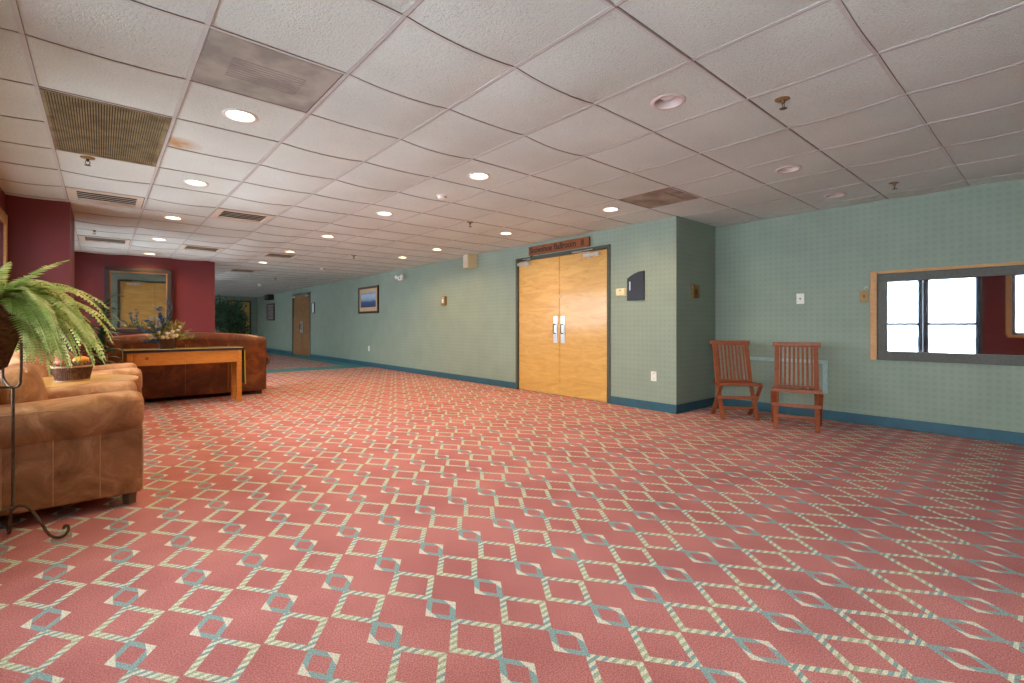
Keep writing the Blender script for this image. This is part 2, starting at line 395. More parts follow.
for jj, j in enumerate(GJ[:-1]):
    for ii in range(len(GX)-1):
        i = ii-1
        if (i, j) in SKIP: continue
        x0, x1, y0, y1 = GX[ii], GX[ii+1], GY[jj], GY[jj+1]
        if x0 > XW+.3 and y0 > YN+.3: continue
        if (i, j) in HOLE:
            cx, cy = (x0+x1)/2, (y0+y1)/2; n = 32; k0 = len(vs)
            for k in range(n):
                a = 2*pi*k/n; c_, s_ = math.cos(a), math.sin(a); m = 1/max(abs(c_), abs(s_))
                vs.append((cx+c_*m*(x1-x0)/2, cy+s_*m*(y1-y0)/2, cz(cy+s_*m*(y1-y0)/2)))
                vs.append((cx+c_*R_H, cy+s_*R_H, cz(cy)))
            for k in range(n):
                k2 = (k+1) % n; fs.append((k0+2*k, k0+2*k+1, k0+2*k2+1, k0+2*k2))
        else:
            n = 6; k0 = len(vs)
            for b_ in range(n+1):
                for a_ in range(n+1):
                    u, v = a_/n, b_/n; y = y0+(y1-y0)*v
                    vs.append((x0+(x1-x0)*u, y, cz(y) - sag(i, j, u, v)))
            for b_ in range(n):
                for a_ in range(n):
                    q = k0+b_*(n+1)+a_; fs.append((q, q+n+1, q+n+2, q+1))
mb.raw(vs, fs)
struct(mb.build('ceiling', 'ceiling_tile', smooth=True), 'suspended ceiling of sagging fissured tiles', 'ceiling')
struct(MB().box(XL-.2, XR+.2, YB-.2, YF+.2, H+.32, H+.42).build('trim_1', 'vent_dark'), 'dark slab above the suspended ceiling', 'slab')
def strip(pts, wd, horizontal, th=.003):
    v = []; f = []
    for k, p in enumerate(pts):
        dx, dy = (0, wd/2) if horizontal else (wd/2, 0)
        for sx, sz in ((-1, 0), (1, 0), (1, -th), (-1, -th)): v.append((p[0]+sx*dx, p[1]+sx*dy, p[2]+sz))
    for k in range(len(pts)-1):
        a = 4*k
        for q in range(4): f.append((a+q, a+(q+1) % 4, a+4+(q+1) % 4, a+4+q))
    return v, f
mb = MB(); ms = MB()
for jj, j in enumerate(GJ):                                     # tees along X
    xe = XR if GY[jj] < YN else XW
    gskip = j == 4
    for ii in range(len(GX)-1):
        if GX[ii] >= xe or (gskip and ii == 1): continue
        i = ii-1; x1 = min(GX[ii+1], xe)
        pts = [(GX[ii]+(x1-GX[ii])*k/6, GY[jj], cz(GY[jj]) - aX[(i, j)]*4*(k/6)*(1-k/6) - .0012) for k in range(7)]
        mb.raw(*strip(pts, .018, True))
        ms.raw(*strip([(p[0], p[1]-.0100, p[2]-.0006) for p in pts], .0025 if j != -1 else .010, True, .0032))  # painted shadow line next to each tee
for ii in range(len(GX)):                                       # tees along Y
    i = ii-1
    for jj in range(len(GJ)-1):
        if GX[ii] > XW and GY[jj] > YN: continue
        y0, y1 = GY[jj], GY[jj+1]; bb = bY[(i, GJ[jj])] if i < 12 else 0
        pts = [(GX[ii], y0+(y1-y0)*k/6, cz(y0+(y1-y0)*k/6) - bb*4*(k/6)*(1-k/6) - .0018) for k in range(7)]
        mb.raw(*strip(pts, .019, False))
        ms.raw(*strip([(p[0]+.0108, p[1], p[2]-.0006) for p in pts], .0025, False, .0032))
struct(mb.build('trim_2', 'tee'), 'pale metal tees of the ceiling grid', 'ceiling grid')
struct(ms.build('trim_3', 'tee_shadow'), 'painted shadow gap lines beside the ceiling tees', 'painted shadow gaps')

# recessed downlights
def downlight(lit):
    r = thing('recessed_downlight', '', 'ceiling light')
    MB().lathe([(.074, .002), (.078, -.006), (.092, -.007), (.098, -.003), (.098, .0), (.082, .001)], n=36).build('trim_ring', 'white_metal' if lit else 'baffle', r, True)
    MB().lathe([(.078, -.004), (.074, .02), (.064, .06), (.055, .09)] if not lit else [(.078, -.004), (.074, .012), (.07, .02)], n=36).build('baffle', 'baffle', r, True)
    if lit:
        MB().lathe([(0, .004), (.04, .006), (.071, .012), (.071, .016), (0, .016)], n=36).build('lens', 'lens_on', r, True)
        ld = bpy.data.lights.new('bulb', 'SPOT'); ld.energy = LAMP_W; ld.color = LAMP_COL; ld.spot_size = math.radians(158); ld.spot_blend = .8; ld.shadow_soft_size = .06
        lo = bpy.data.objects.new('bulb', ld); C.objects.link(lo); lo.parent = r; lo.location = (0, 0, -.02)
    else:
        MB().lathe([(0, .012), (.03, .016), (.052, .034), (.06, .07), (0, .08)], n=24).build('reflector_lamp', 'lens_off', r, True)
    return r
protos = {}
colname = {1: 'left', 4: 'middle', 7: 'right', 9: 'far right'}
ordn = ['first', 'second', 'third', 'fourth', 'fifth', 'sixth', 'seventh']
cnt = {}
for (i, j), lit in sorted(HOLE.items()):
    x = (GX[i+1]+GX[i+2])/2; y = 1.804+.607*(j+.5); z = cz(y)
    if (i, j) == (7, 10): pass
    vis = j >= 2 if lit else (i, j) in ((4, -1), (7, -1), (9, -1))
    k = cnt.get((i, lit), 0)
    if vis: cnt[(i, lit)] = k+1
    if lit and j < 0: lab = 'added unseen downlight behind the camera, brightening the back wall and mirror'
    elif lit: lab = 'glowing recessed downlight, %s of the %s ceiling row counting away from the camera' % (ordn[k], colname[i])
    elif (i, j) == (4, -1): lab = 'unlit recessed downlight, largest and nearest one'
    elif (i, j) == (7, -1): lab = 'unlit recessed downlight in the middle of the unlit row of three'
    elif (i, j) == (9, -1): lab = 'unlit recessed downlight next to the chair wall'
    else: continue
    if lit not in protos: protos[lit] = o = downlight(lit); o.location = (x, y, z); o['label'] = lab; o['group'] = 'recessed ceiling downlights'
    else: dup(protos[lit], (x, y, z), 0, lab)
# close the holes of the tiles behind the camera with the same lights
for (i, j), lit in sorted(HOLE.items()):
    if not lit and (i, j) not in ((4, -1), (7, -1), (9, -1)):
        x = (GX[i+1]+GX[i+2])/2; y = 1.804+.607*(j+.5)
        dup(protos[False], (x, y, cz(y)), 0, 'unlit recessed downlight behind the camera, over the %s of the carpet' % {(1, -1): 'window side', (1, -4): 'window corner', (4, -4): 'centre', (7, -4): 'right side'}[(i, j)])

def tile_rect(i, j, e=.013):
    return GX[i+1]+e, GX[i+2]-e, 1.804+.607*j+e, 1.804+.607*(j+1)-e
# return-air grille
x0, x1, y0, _ = tile_rect(0, 3); y1 = tile_rect(0, 4)[3]; cx, cy = (x0+x1)/2, (y0+y1)/2; z = cz(cy)
g = thing('return_air_grille', 'large square olive grey ribbed return air grille at upper left', 'air grille', (cx, cy, z))
hw = (x1-x0)/2; hh = (y1-y0)/2
mb = MB(); mb.box(-hw, hw, -hh, -hh+.015, -.008, .006).box(-hw, hw, hh-.015, hh, -.008, .006).box(-hw, -hw+.015, -hh, hh, -.008, .006).box(hw-.015, hw, -hh, hh, -.008, .006); mb.build('frame', 'return_grille', g)
mb = MB(); n = 44
for k in range(n): q = -hw+.015+(2*hw-.03)*(k+.5)/n; mb.box(q-.0035, q+.0035, -hh+.015, hh-.015, -.007, .006)
mb.build('ribs', 'return_grille', g); MB().box(-hw, hw, -hh, hh, .008, .03).build('backing', 'vent_dark', g)
# perforated diffuser
x0, x1, y0, y1 = tile_rect(1, 1); cx, cy = (x0+x1)/2, (y0+y1)/2; hw = (x1-x0)/2; hh = (y1-y0)/2
g = thing('air_diffuser', 'grey perforated ceiling diffuser panel with dirty centre', 'air diffuser', (cx, cy, cz(cy)))
MB().box(-hw, hw, -hh, hh, -.004, .012, r=.003, seg=1).build('perforated_face', 'perforated_panel', g)
mb = MB()
for k in range(9): mb.box(-.17, .17, -.10+.025*k-.004, -.10+.025*k+.004, -.0052, -.0038)
mb.build('dust_marks', 'panel_grey', g)
# stained panel
x0, x1, y0, y1 = tile_rect(7, 1); cx, cy = (x0+x1)/2, (y0+y1)/2
g = thing('exhaust_panel', 'brown stained square ceiling panel near the wall corner', 'ceiling panel', (cx, cy, cz(cy)))
MB().box(-hw, hw, -hh, hh, -.003, .012, r=.003, seg=1).build('panel', 'stained_tile', g)
MB().box(-hw*.6, hw*.6, -hh*.6, hh*.6, -.009, -.003, r=.003, seg=1).build('centre_plate', 'stained_tile', g)
# slot vents
def slot_vent():
    g = thing('slot_vent', '', 'air vent')
    mb = MB(); mb.box(-.29, -.22, -.29, .29, -.006, .01).box(.24, .29, -.29, .29, -.006, .01).box(-.22, .24, -.29, -.215, -.006, .01).box(-.22, .24, .215, .29, -.006, .01); mb.build('plate', 'vent_metal', g)
    for k in range(5):
        y = -.168+.084*k
        MB().box(-.22, .24, -.015, .015, -.0015, .0015, rot=Matrix.Rotation(math.radians(8), 4, 'X')).build('louvre', 'vent_metal', g, loc=(0, y, .004))
    MB().box(-.24, .26, -.23, .23, .03, .045).build('duct', 'vent_dark', g)
    return g
sv = None
for (i, j), lab in {(0, 7): 'slotted ceiling vent just before the maroon pier', (2, 7): 'slotted ceiling vent right of the left downlight row, nearer one', (0, 12): 'slotted ceiling vent above the wall mirror',
                    (2, 12): 'slotted ceiling vent at the top corner of the maroon wall', (4, 12): 'slotted ceiling vent beside the fourth downlight of the middle row', (4, 17): 'farthest slotted ceiling vent, past the maroon wall'}.items():
    x = (GX[i+1]+GX[i+2])/2; y = 1.804+.607*(j+.5)
    if sv is None: sv = slot_vent(); sv.location = (x, y, cz(y)); sv['label'] = lab; sv['group'] = 'slotted ceiling vents'
    else: dup(sv, (x, y, cz(y)), 0, lab)
# sprinklers
def sprinkler():
    g = thing('fire_sprinkler', '', 'sprinkler')
    MB().lathe([(0, 0), (.045, 0), (.043, -.006), (.02, -.012), (0, -.012)], n=24).build('escutcheon', 'brass', g, True)
    mb = MB(); mb.lathe([(0, -.01), (.011, -.01), (.009, -.03), (0, -.03)], n=12); mb.tube([(-.012, 0, -.026), (-.014, 0, -.045), (0, 0, -.058)], .0025, 6).tube([(.012, 0, -.026), (.014, 0, -.045), (0, 0, -.058)], .0025, 6); mb.build('body', 'iron', g)
    MB().lathe([(0, -.058), (.02, -.059), (.02, -.061), (0, -.061)], n=16).build('deflector', 'iron', g)
    return g
sp0 = None
for x, y, lab in [(2.94, 1.05, 'large pendent sprinkler nearest the camera, right of the unlit downlight'), (5.43, 1.01, 'pendent sprinkler near the chair wall above the framed glass'),
                  (-.08, 4.91, 'pendent sprinkler just beyond the square return grille'), (-.07, 8.45, 'small pendent sprinkler beyond the pier at far left'),
                  (3.50, 4.87, 'pendent sprinkler between middle and right downlight rows, above the speaker'), (3.50, 8.5, 'pendent sprinkler above the lake picture'), (3.5, 13.7, 'tiny pendent sprinkler far along the ceiling')]:
    if sp0 is None: sp0 = sprinkler(); sp0.location = (x, y, cz(y)); sp0['label'] = lab; sp0['group'] = 'pendent fire sprinklers'
    else: dup(sp0, (x, y, cz(y)-.002), 0, lab)
# smoke detectors
def detector():
    g = thing('smoke_detector', '', 'smoke detector')
    MB().lathe([(0, 0), (.062, 0), (.062, -.012), (.05, -.02), (0, -.02)], n=28).build('base', 'white_plastic', g, True)
    MB().lathe([(.045, -.02), (.044, -.04), (.03, -.048), (0, -.05)], n=28).build('sensor_head', 'white_plastic', g, True)
    return g
d0 = detector(); d0.location = (2.55, 4.02, cz(4)-.004); d0['label'] = 'white smoke detector left of the nearest glowing middle downlight'; d0['group'] = 'smoke detectors'
dup(d0, (3.7, 10.7, cz(10.7)-.01), 0, 'white smoke detector far down, near the lake picture'); dup(d0, (3.65, 16.0, cz(16)-.01), 0, 'farthest smoke detector near the dim corridor end')

# ------------------------------------------------------------------ doors
def text_obj(name, body, size, mat, parent, mtx, ext=.002):
    cu = bpy.data.curves.new(name, 'FONT'); cu.body = body; cu.size = size; cu.extrude = ext; cu.align_x = 'CENTER'; cu.align_y = 'CENTER'; cu.offset = .002
    tmp = bpy.data.objects.new('tmp', cu); C.objects.link(tmp); dg = bpy.context.evaluated_depsgraph_get(); me = bpy.data.meshes.new_from_object(tmp.evaluated_get(dg))
    bpy.data.objects.remove(tmp); me.materials.clear(); me.materials.append(M[mat]); me.transform(mtx); o = bpy.data.objects.new(name, me); C.objects.link(o)
    if parent: o.parent = parent
    return o
def double_door(name, origin, rz, W, Ht, wood_m, label, detail=True):
    # local frame: opening along +x from 0..W, room side is -y, wall face y=0
    r = thing(name, label, 'double door', origin, rz); r['kind'] = 'structure'
    f = .042
    mb = MB(); mb.box(-f, .008, -.02, .12, 0, Ht+f, r=.004, seg=1).box(W-.008, W+f, -.02, .12, 0, Ht+f, r=.004, seg=1).box(.008, W-.008, -.02, .12, Ht-.006, Ht+f, r=.004, seg=1); mb.build('door_frame', 'green_frame', r)
    for s in (0, 1):
        a, b = (.011, W/2-.003) if s == 0 else (W/2+.003, W-.011)
        lf = MB().box(a, b, .012, .055, .008, Ht-.01, r=.002, seg=1).build('door_leaf', wood_m, r)
        hx = (W/2-.075) if s == 0 else (W/2+.075)
        MB().box(hx-.042, hx+.042, .008, .012, .78, 1.18, r=.0015, seg=1).build('push_plate', 'steel', lf)
        mb = MB(); mb.tube([(hx, .008, .92), (hx, -.03, .925), (hx, -.037, .94), (hx, -.037, 1.04), (hx, -.03, 1.055), (hx, .008, 1.06)], .008, 10); mb.build('pull_handle', 'iron', lf, True)
        for z in (.22, 1.05, 1.86):
            q = .006 if s == 0 else W-.006
            MB().tube([(q, .004, z-.055), (q, .004, z+.055)], .011, 8).build('hinge', 'iron', lf)
        cx = .16 if s == 0 else W-.27
        MB().box(cx-.13, cx+.13, -.045, .012, Ht-.085, Ht-.04, r=.006).build('closer_body', 'steel', lf)
        k = 1 if s == 0 else -1
        mb = MB(); mb.lathe([(0, 0), (.016, 0), (.016, .02), (0, .02)], (cx+.04*k, -.02, Ht-.105), 12).lathe([(0, 0), (.016, 0), (.016, .02), (0, .02)], (cx+.04*k, -.02, Ht-.04), 12)
        mb.tube([(cx+.04*k, -.02, Ht-.022), (cx+.26*k, -.13, Ht-.018)], .006, 6).tube([(cx+.26*k, -.13, Ht-.014), (cx-.02*k, -.02, Ht+.012)], .006, 6); mb.build('closer_arm', 'steel', lf)
    MB().lathe([(0, 0), (.014, 0), (.014, .012), (.010, .018), (0, .018)], (W/2+.028, .012, 1.47), 14, rot=Matrix.Rotation(pi/2, 4, 'X')).build('lock_cylinder', 'steel', r)
    return r
# the ballroom doors: local +x must run towards -Y, room side -x(world)
ball = double_door('door_1', (XW, 5.82, 0), -pi/2, 1.82, 2.08, 'birch', 'pair of honey birch ballroom doors in the long green wall')
dd2 = double_door('door_2', (XW, 17.85, 0), -pi/2, 1.82, 2.08, 'birch_far', 'glossy brown double doors far along the long wall')
r = thing('door_3', 'pale wooden door in the corridor end wall beyond the tree', 'door', (D3[0], YF, 0)); r['kind'] = 'structure'
W3 = D3[1]-D3[0]
mb = MB(); mb.box(0, .05, -.02, .1, 0, 2.08).box(W3-.05, W3, -.02, .1, 0, 2.08).box(.05, W3-.05, -.02, .1, 2.03, 2.08); mb.build('door_frame', 'dark_frame', r)
lf = MB().box(.052, W3-.052, .02, .06, .008, 2.028).build('door_leaf', 'birch', r)
MB().tube([(.12, .02, 1.0), (.12, -.03, 1.0), (.22, -.035, 1.0)], .01, 8).build('door_handle', 'steel', lf)
# back-wall double doors (seen only in the mirror)
double_door('door_4', (2.25, YB, 0), pi, 1.45, 2.08, 'birch', 'pair of birch doors in the back wall, seen in the framed mirror')
# ballroom sign
sg = thing('door_sign', 'carved wooden Snowshoe Ballroom sign above the birch doors', 'sign', (XW, 4.91, 2.205), -pi/2)
MB().box(-.61, .61, -.045, -.005, -.068, .068, r=.006).build('board', 'sign_wood', sg)
for wd_, x_ in (('Snowshoe', -.34), ('Ballroom', .165)):
    text_obj('lettering', wd_, .128, 'ink', sg, Matrix.Translation((x_, -.046, .0)) @ Matrix.Rotation(pi/2, 4, 'X') @ Matrix.Scale(.92, 4, (1, 0, 0)))
mb = MB()
for s in (-1, 1):
    m = Matrix.Translation((.50, -.047, 0)) @ Matrix.Rotation(s*.45, 4, 'Y')
    pts = [m @ Vector((.016*math.sin(a), 0, .042*math.cos(a) if math.cos(a) > 0 else .05*math.cos(a))) for a in [2*pi*k/16 for k in range(17)]]
    mb.tube(pts, .0028, 6)
    for zz in (-.012, .012): mb.tube([m @ Vector((-.015, 0, zz)), m @ Vector((.015, 0, zz))], .0018, 5)
mb.build('snowshoe_emblem', 'ink', sg)
MB().box(-.60, -.56, -.02, .0, -.10, -.068).build('bracket', 'iron', sg)

# ------------------------------------------------------------------ window wall openings
def win(n, ya, yb, za, zb, posts=(), rail=None, label='', trim=True):
    r = thing('window_%d' % n, label, 'window', (XL, ya, 0)); r['kind'] = 'structure'
    L = yb-ya; f = .05
    mb = MB(); mb.box(-.14, -.06, 0, L, za, za+f).box(-.14, -.06, 0, L, zb-f, zb).box(-.14, -.06, 0, f, za+f, zb-f).box(-.14, -.06, L-f, L, za+f, zb-f)
    for p in posts: mb.box(-.14, -.06, p-ya-.035, p-ya+.035, za+f, zb-f)
    mb.build('window_frame', 'dark_frame', r)
    MB().box(-.103, -.097, f, L-f, za+f, zb-f).build('window_pane', 'window_glass', r)
    MB().box(-.02, .035, -.06, L+.06, za-.05, za, r=.006, seg=1).build('window_sill', 'oak_trim', r)
    if trim:
        mb = MB(); mb.box(0, .022, -.08, 0, za, zb+.09, r=.003, seg=1).box(0, .022, L, L+.08, za, zb+.09, r=.003, seg=1).box(0, .022, 0, L, zb, zb+.09, r=.003, seg=1); mb.build('window_trim', 'oak_trim', r)
    return r
win(1, -2.3, .66, .86, 2.02, (-.8,), label='wide window behind the camera')
win(2, 3.3, 6.62, .5, 2.02, (4.95,), label='oak trimmed window beside the fern, at the left edge')
win(3, 8.1, 10.7, .5, 2.02, (9.4,), label='window between the pier and the maroon wall')
win(5, 12.8, 15.2, .5, 2.02, (14.0,), label='unseen window beyond the maroon wall, added to brighten the corridor end')  # added opening, out of view, lifts the dark far end
win(4, 18.6, 20.6, .5, 2.02, (19.6,), label='farthest window of the corridor')
r = thing('door_5', 'glazed double exit doors reflected in the framed glass', 'glass door', (XL, 1.05, 0)); r['kind'] = 'structure'
mb = MB(); mb.box(-.15, .0, -.0, .03, 0, 2.05).box(-.15, .0, 1.76, 1.79, 0, 2.05).box(-.15, 0, .03, 1.76, 2.02, 2.05); mb.build('door_frame', 'dark_frame', r)
for s in (0, 1):
    a, b = (.032, .893) if s == 0 else (.899, 1.758)
    mb = MB(); mb.box(-.12, -.075, a, a+.08, .02, 2.018).box(-.12, -.075, b-.09, b, .02, 2.018).box(-.12, -.075, a+.08, b-.09, .02, .30).box(-.12, -.075, a+.08, b-.09, 1.97, 2.018)
    lf = mb.build('door_leaf', 'slate_blue', r)
    MB().box(-.10, -.095, a+.08, b-.09, .30, 1.97).build('glass_pane', 'window_glass', lf)
    mb = MB(); mb.tube([(-.05, a+.05, 1.065), (-.05, b-.05, 1.065)], .03, 8).box(-.08, -.04, a+.03, a+.07, 1.04, 1.09).box(-.08, -.04, b-.07, b-.03, 1.04, 1.09); mb.build('panic_bar', 'black_iron', lf)
    if s == 0: MB().box(-.094, -.0935, a+.40, a+.56, 1.52, 1.55).build('sticker', 'decal', lf)
# outside: snow, ploughed heaps, hills
vs = []; fs = []; N = 60
for a in range(N+1):
    for b in range(N+1):
        x = -1.0 - 90*(a/N)**2; y = -45+110*b/N
        z = -.45 + .55*max(0, min(1, (-x-4)/4))*(.4+noise.noise(Vector((x*.35, y*.35, 0)))) - max(0, min(1, (-x-12)/30))*2.0
        vs.append((x, y, z))
for a in range(N):
    for b in range(N): q = a*(N+1)+b; fs.append((q, q+1, q+N+2, q+N+1))
struct(MB().raw(vs, fs).build('snow_ground', 'snow', smooth=True), 'snow covered ground outside the glass doors', 'snow')
vs = []; fs = []
for a in range(13):
    for b in range(61):
        t_ = a/12; y = -70+160*b/60; hgt = 3.2*(.5+.7*noise.noise(Vector((y*.045, 3, 0)))+.25*noise.noise(Vector((y*.2, 7, 0))))
        vs.append((-78-26*t_, y, -2.8+max(0, hgt)*math.sin(pi*t_)))
for a in range(12):
    for b in range(60): q = a*61+b; fs.append((q, q+1, q+62, q+61))
struct(MB().raw(vs, fs).build('hills', 'rock_hill', smooth=True), 'low hazy hills beyond the snow', 'hills')

# ------------------------------------------------------------------ wall fittings
def plate(name, label, cat, wall, p, z, w_, h_, mat, kind):
    # wall 'F' = long wall (faces -X), 'R' = right wall (faces -X), 'B' = return wall (faces -Y)
    loc = {'F': (XW, p, z), 'R': (XR, p, z), 'B': (p, YN, z)}[wall]
    g = thing(name, label, cat, loc, -pi/2 if wall in 'FR' else 0)     # local +x right as seen, -y to the room
    MB().box(-w_/2, w_/2, -.008, 0, -h_/2, h_/2, r=.003).build('cover_plate', mat, g)
    if kind == 'outlet':
        for s in (-1, 1):
            o = MB().box(-.016, .016, -.0105, -.008, s*h_*.24-.014, s*h_*.24+.014, r=.002, seg=1).build('socket', mat, g)
            MB().box(-.008, -.005, -.0112, -.0104, s*h_*.24-.004, s*h_*.24+.007).box(.005, .008, -.0112, -.0104, s*h_*.24-.004, s*h_*.24+.007).build('slot', 'black_plastic', o)
    if kind == 'switch':
        MB().box(-.006, .006, -.02, -.008, -.012, .012, r=.002, seg=1).build('toggle', mat if mat != 'brass' else 'black_plastic', g)
    if kind == 'dot':
        MB().lathe([(0, 0), (.009, 0), (.009, .004), (0, .004)], (0, -.008, 0), 12, rot=Matrix.Rotation(pi/2, 4, 'X')).build('jack', 'black_plastic', g)
    if kind == 'double':
        for s in (-1, 1): MB().box(s*.028-.007, s*.028+.007, -.018, -.008, -.02, .02, r=.002, seg=1).build('toggle', 'white_plastic', g)
    return g
plate('wall_outlet', 'white duplex outlet low on the long wall, right of the birch doors', 'outlet', 'F', 3.30, .42, .075, .12, 'white_plastic', 'outlet')
plate('wall_outlet', 'white outlet low on the long wall below the lake picture', 'outlet', 'F', 11.52, .45, .08, .13, 'white_plastic', 'outlet')
plate('light_switch', 'white blank switch plate high on the wall above the folding chairs', 'switch', 'R', 1.995, 1.35, .08, .12, 'white_plastic', 'dot')
sw = plate('light_switch', 'small brass switch plate just left of the framed glass', 'switch', 'R', 1.389, 1.35, .075, .12, 'brass', 'switch')
hk = thing('wall_hook', 'tiny white hook above the small brass switch plate', 'hook', (XR, 1.374, 1.44), -pi/2)
MB().tube([(-.012, -.001, -.012), (-.010, -.008, .006), (0, -.012, .012), (.012, -.012, .006), (.014, -.01, -.004)], .0035, 6).build('hook_wire', 'white_plastic', hk, True)
plate('light_switch', 'wide brass double switch plate on the shaded return wall', 'switch', 'B', 5.58, 1.465, .19, .17, 'brass', 'none')
o = [c for c in C.objects if c.get('label') == 'wide brass double switch plate on the shaded return wall'][0]
MB().box(-.095, -.07, -.028, -.006, -.085, .085, r=.003).build('side_rim', 'brass', o); MB().lathe([(.02, 0), (.032, 0), (.032, .006), (.02, .006)], (.012, -.008, 0), 20, rot=Matrix.Rotation(pi/2, 4, 'X'), sq=(.8, 1.1)).build('key_ring', 'iron', o)
MB().box(-.002, .026, -.011, -.007, -.012, .012, r=.002).build('key_switch', 'iron', o)
th = plate('thermostat', 'small cream thermostat beside the arched black plaque', 'thermostat', 'F', 3.78, 1.475, .15, .10, 'cream_plastic', 'none')
MB().box(-.068, .068, -.032, -.008, -.043, .043, r=.006).build('body', 'cream_plastic', th); MB().lathe([(0, 0), (.009, 0), (.009, .004), (0, .004)], (0, -.032, .02), 12, rot=Matrix.Rotation(pi/2, 4, 'X')).build('dial', 'iron', th)
pk = thing('notice_plaque', 'black plaque with sloping arched top right of the birch doors', 'plaque', (XW, 3.555, 1.54), -pi/2)
def arch(w_, z0, zl, zr, n=10): return [(-w_/2, z0), (w_/2, z0)] + [(w_/2-w_*k/n, zl+(zr-zl)*(1-(k/n)**2)) for k in range(n+1)]
MB().prism(arch(.25, -.17, .10, .185), -.022, -.001, 'XZ').build('frame', 'black_plastic', pk)
MB().prism(arch(.215, -.152, .088, .166), -.025, -.021, 'XZ').build('message_board', 'slate_blue', pk)
MB().box(-.085, -.072, -.03, -.024, -.05, .06, r=.002).build('pen_slot', 'steel', pk)
MB().box(-.125, .125, -.03, -.001, -.180, -.168, r=.003).build('ledge', 'black_plastic', pk)
def framed(name, label, y0, y1, z0, z1, fw, mat_f, mat_in, mat_w):
    g = thing(name, label, 'picture', (XW, (y0+y1)/2, (z0+z1)/2), -pi/2); w_ = y1-y0; h_ = z1-z0
    mb = MB(); mb.box(-w_/2, w_/2, -.03, 0, h_/2-fw, h_/2, r=.004).box(-w_/2, w_/2, -.03, 0, -h_/2, -h_/2+fw, r=.004).box(-w_/2, -w_/2+fw, -.03, 0, -h_/2+fw, h_/2-fw, r=.004).box(w_/2-fw, w_/2, -.03, 0, -h_/2+fw, h_/2-fw, r=.004); mb.build('frame', mat_f, g)
    MB().box(-w_/2+fw, w_/2-fw, -.014, -.002, -h_/2+fw, h_/2-fw).build('mat_board', 'mat_board', g)
    MB().box(-w_/2+fw+mat_w, w_/2-fw-mat_w, -.017, -.014, -h_/2+fw+mat_w, h_/2-fw-mat_w).build('print', mat_in, g)
framed('framed_picture', 'framed blue lake print with cream mat on the long green wall', 10.95, 12.14, 1.34, 2.02, .055, 'dark_wood', 'lake_print', .10)
framed('framed_picture', 'dark framed dull print near the corridor end', 20.2, 21.3, 1.22, 1.90, .07, 'dark_wood', 'sepia_print', .03)
framed('framed_notice', 'small white notice in dark frame beside the far double doors', 15.55, 15.80, 1.42, 1.76, .02, 'black_plastic', 'white_plastic', .005)
spk = thing('wall_speaker', 'beige box loudspeaker high on the long wall under the ceiling', 'speaker', (XW, 7.06, 2.2), -pi/2)
MB().prism([(-.125, -.0), (.125, -.0), (.125, -.20), (-.125, -.13)], -.115, .115, 'XY').build('cabinet', 'cream_plastic', spk)
MB().prism([(-.112, -.137), (.112, -.199), (.112, -.204), (-.112, -.142)], -.1, .1, 'XY').build('speaker_cloth', 'vent_metal', spk)
br = thing('wall_thermostat', 'small brass thermostat box on the long wall left of the birch doors', 'thermostat', (XW, 8.0, 1.52), -pi/2)
MB().box(-.07, .07, -.05, 0, -.09, .09, r=.008).build('box', 'brass', br); MB().box(-.03, .03, -.056, -.05, -.04, .04, r=.004).build('window', 'white_plastic', br); MB().box(-.05, .05, -.054, -.05, .055, .075).build('vent_slots', 'mat_board', br)
em = thing('emergency_light', 'white twin head emergency light high on the long wall', 'emergency light', (XW, 9.77, 2.10), -pi/2)
MB().box(-.10, .10, -.06, 0, -.045, .045, r=.012, seg=3).build('housing', 'white_plastic', em, True)
for s in (-1, 1):
    MB().ball((s*.14, -.07, .03), .05, (1, .8, 1)).build('lamp_head', 'white_plastic', em, True)
    MB().tube([(s*.09, -.03, .02), (s*.13, -.05, .03)], .012, 6).build('neck', 'white_plastic', em)
MB().lathe([(0, 0), (.02, 0), (.02, .004), (0, .004)], (0, -.06, 0), 12, rot=Matrix.Rotation(pi/2, 4, 'X')).build('test_lamp', 'black_plastic', em)
bx = thing('junction_box', 'dark box mounted under the ceiling at the corridor end', 'box', (XW, 20.6, 2.14), -pi/2)
MB().box(-.30, .30, -.20, 0, -.10, .10, r=.01).build('housing', 'vent_dark', bx); MB().box(-.27, .27, -.206, -.2, -.07, .07).build('face', 'dark_frame', bx)
# pale access-panel moulding behind the chairs
ac = thing('wall_moulding', 'pale grey rectangular moulding low on the wall behind the chairs', 'moulding', (XR, 2.175, .47), -pi/2)
for a in ((-.455, .455, .145, .185), (-.455, -.405, -.185, .145), (.405, .455, -.185, .145)):
    MB().box(a[0], a[1], -.012, 0, a[2], a[3], r=.003, seg=1).build('strip', 'grey_trim', ac)
# framed glass on the right wall
fg = thing('framed_mirror', 'wide oak and grey framed glass reflecting the windows, on the right wall', 'mirror', (XR, .525, 1.146), -pi/2)
w2, h2 = .80, .455
def fr4(mb, W_, H_, t_, y0, y1, r=.004):
    mb.box(-W_, W_, y0, y1, H_-t_, H_, r=r).box(-W_, W_, y0, y1, -H_, -H_+t_, r=r).box(-W_, -W_+t_, y0, y1, -H_+t_, H_-t_, r=r).box(W_-t_, W_, y0, y1, -H_+t_, H_-t_, r=r); return mb
mb = MB(); mb.box(-w2, w2, -.05, 0, h2-.028, h2, r=.004).box(-w2, -w2+.028, -.05, 0, -h2, h2-.028, r=.004).box(w2-.028, w2, -.05, 0, -h2, h2-.028, r=.004); mb.build('outer_frame', 'oak_trim', fg)
MB().box(-w2-.002, -w2+.055, -.053, 0, -h2-.002, h2-.0, r=.004).build('wide_left_stile', 'oak_trim', fg)
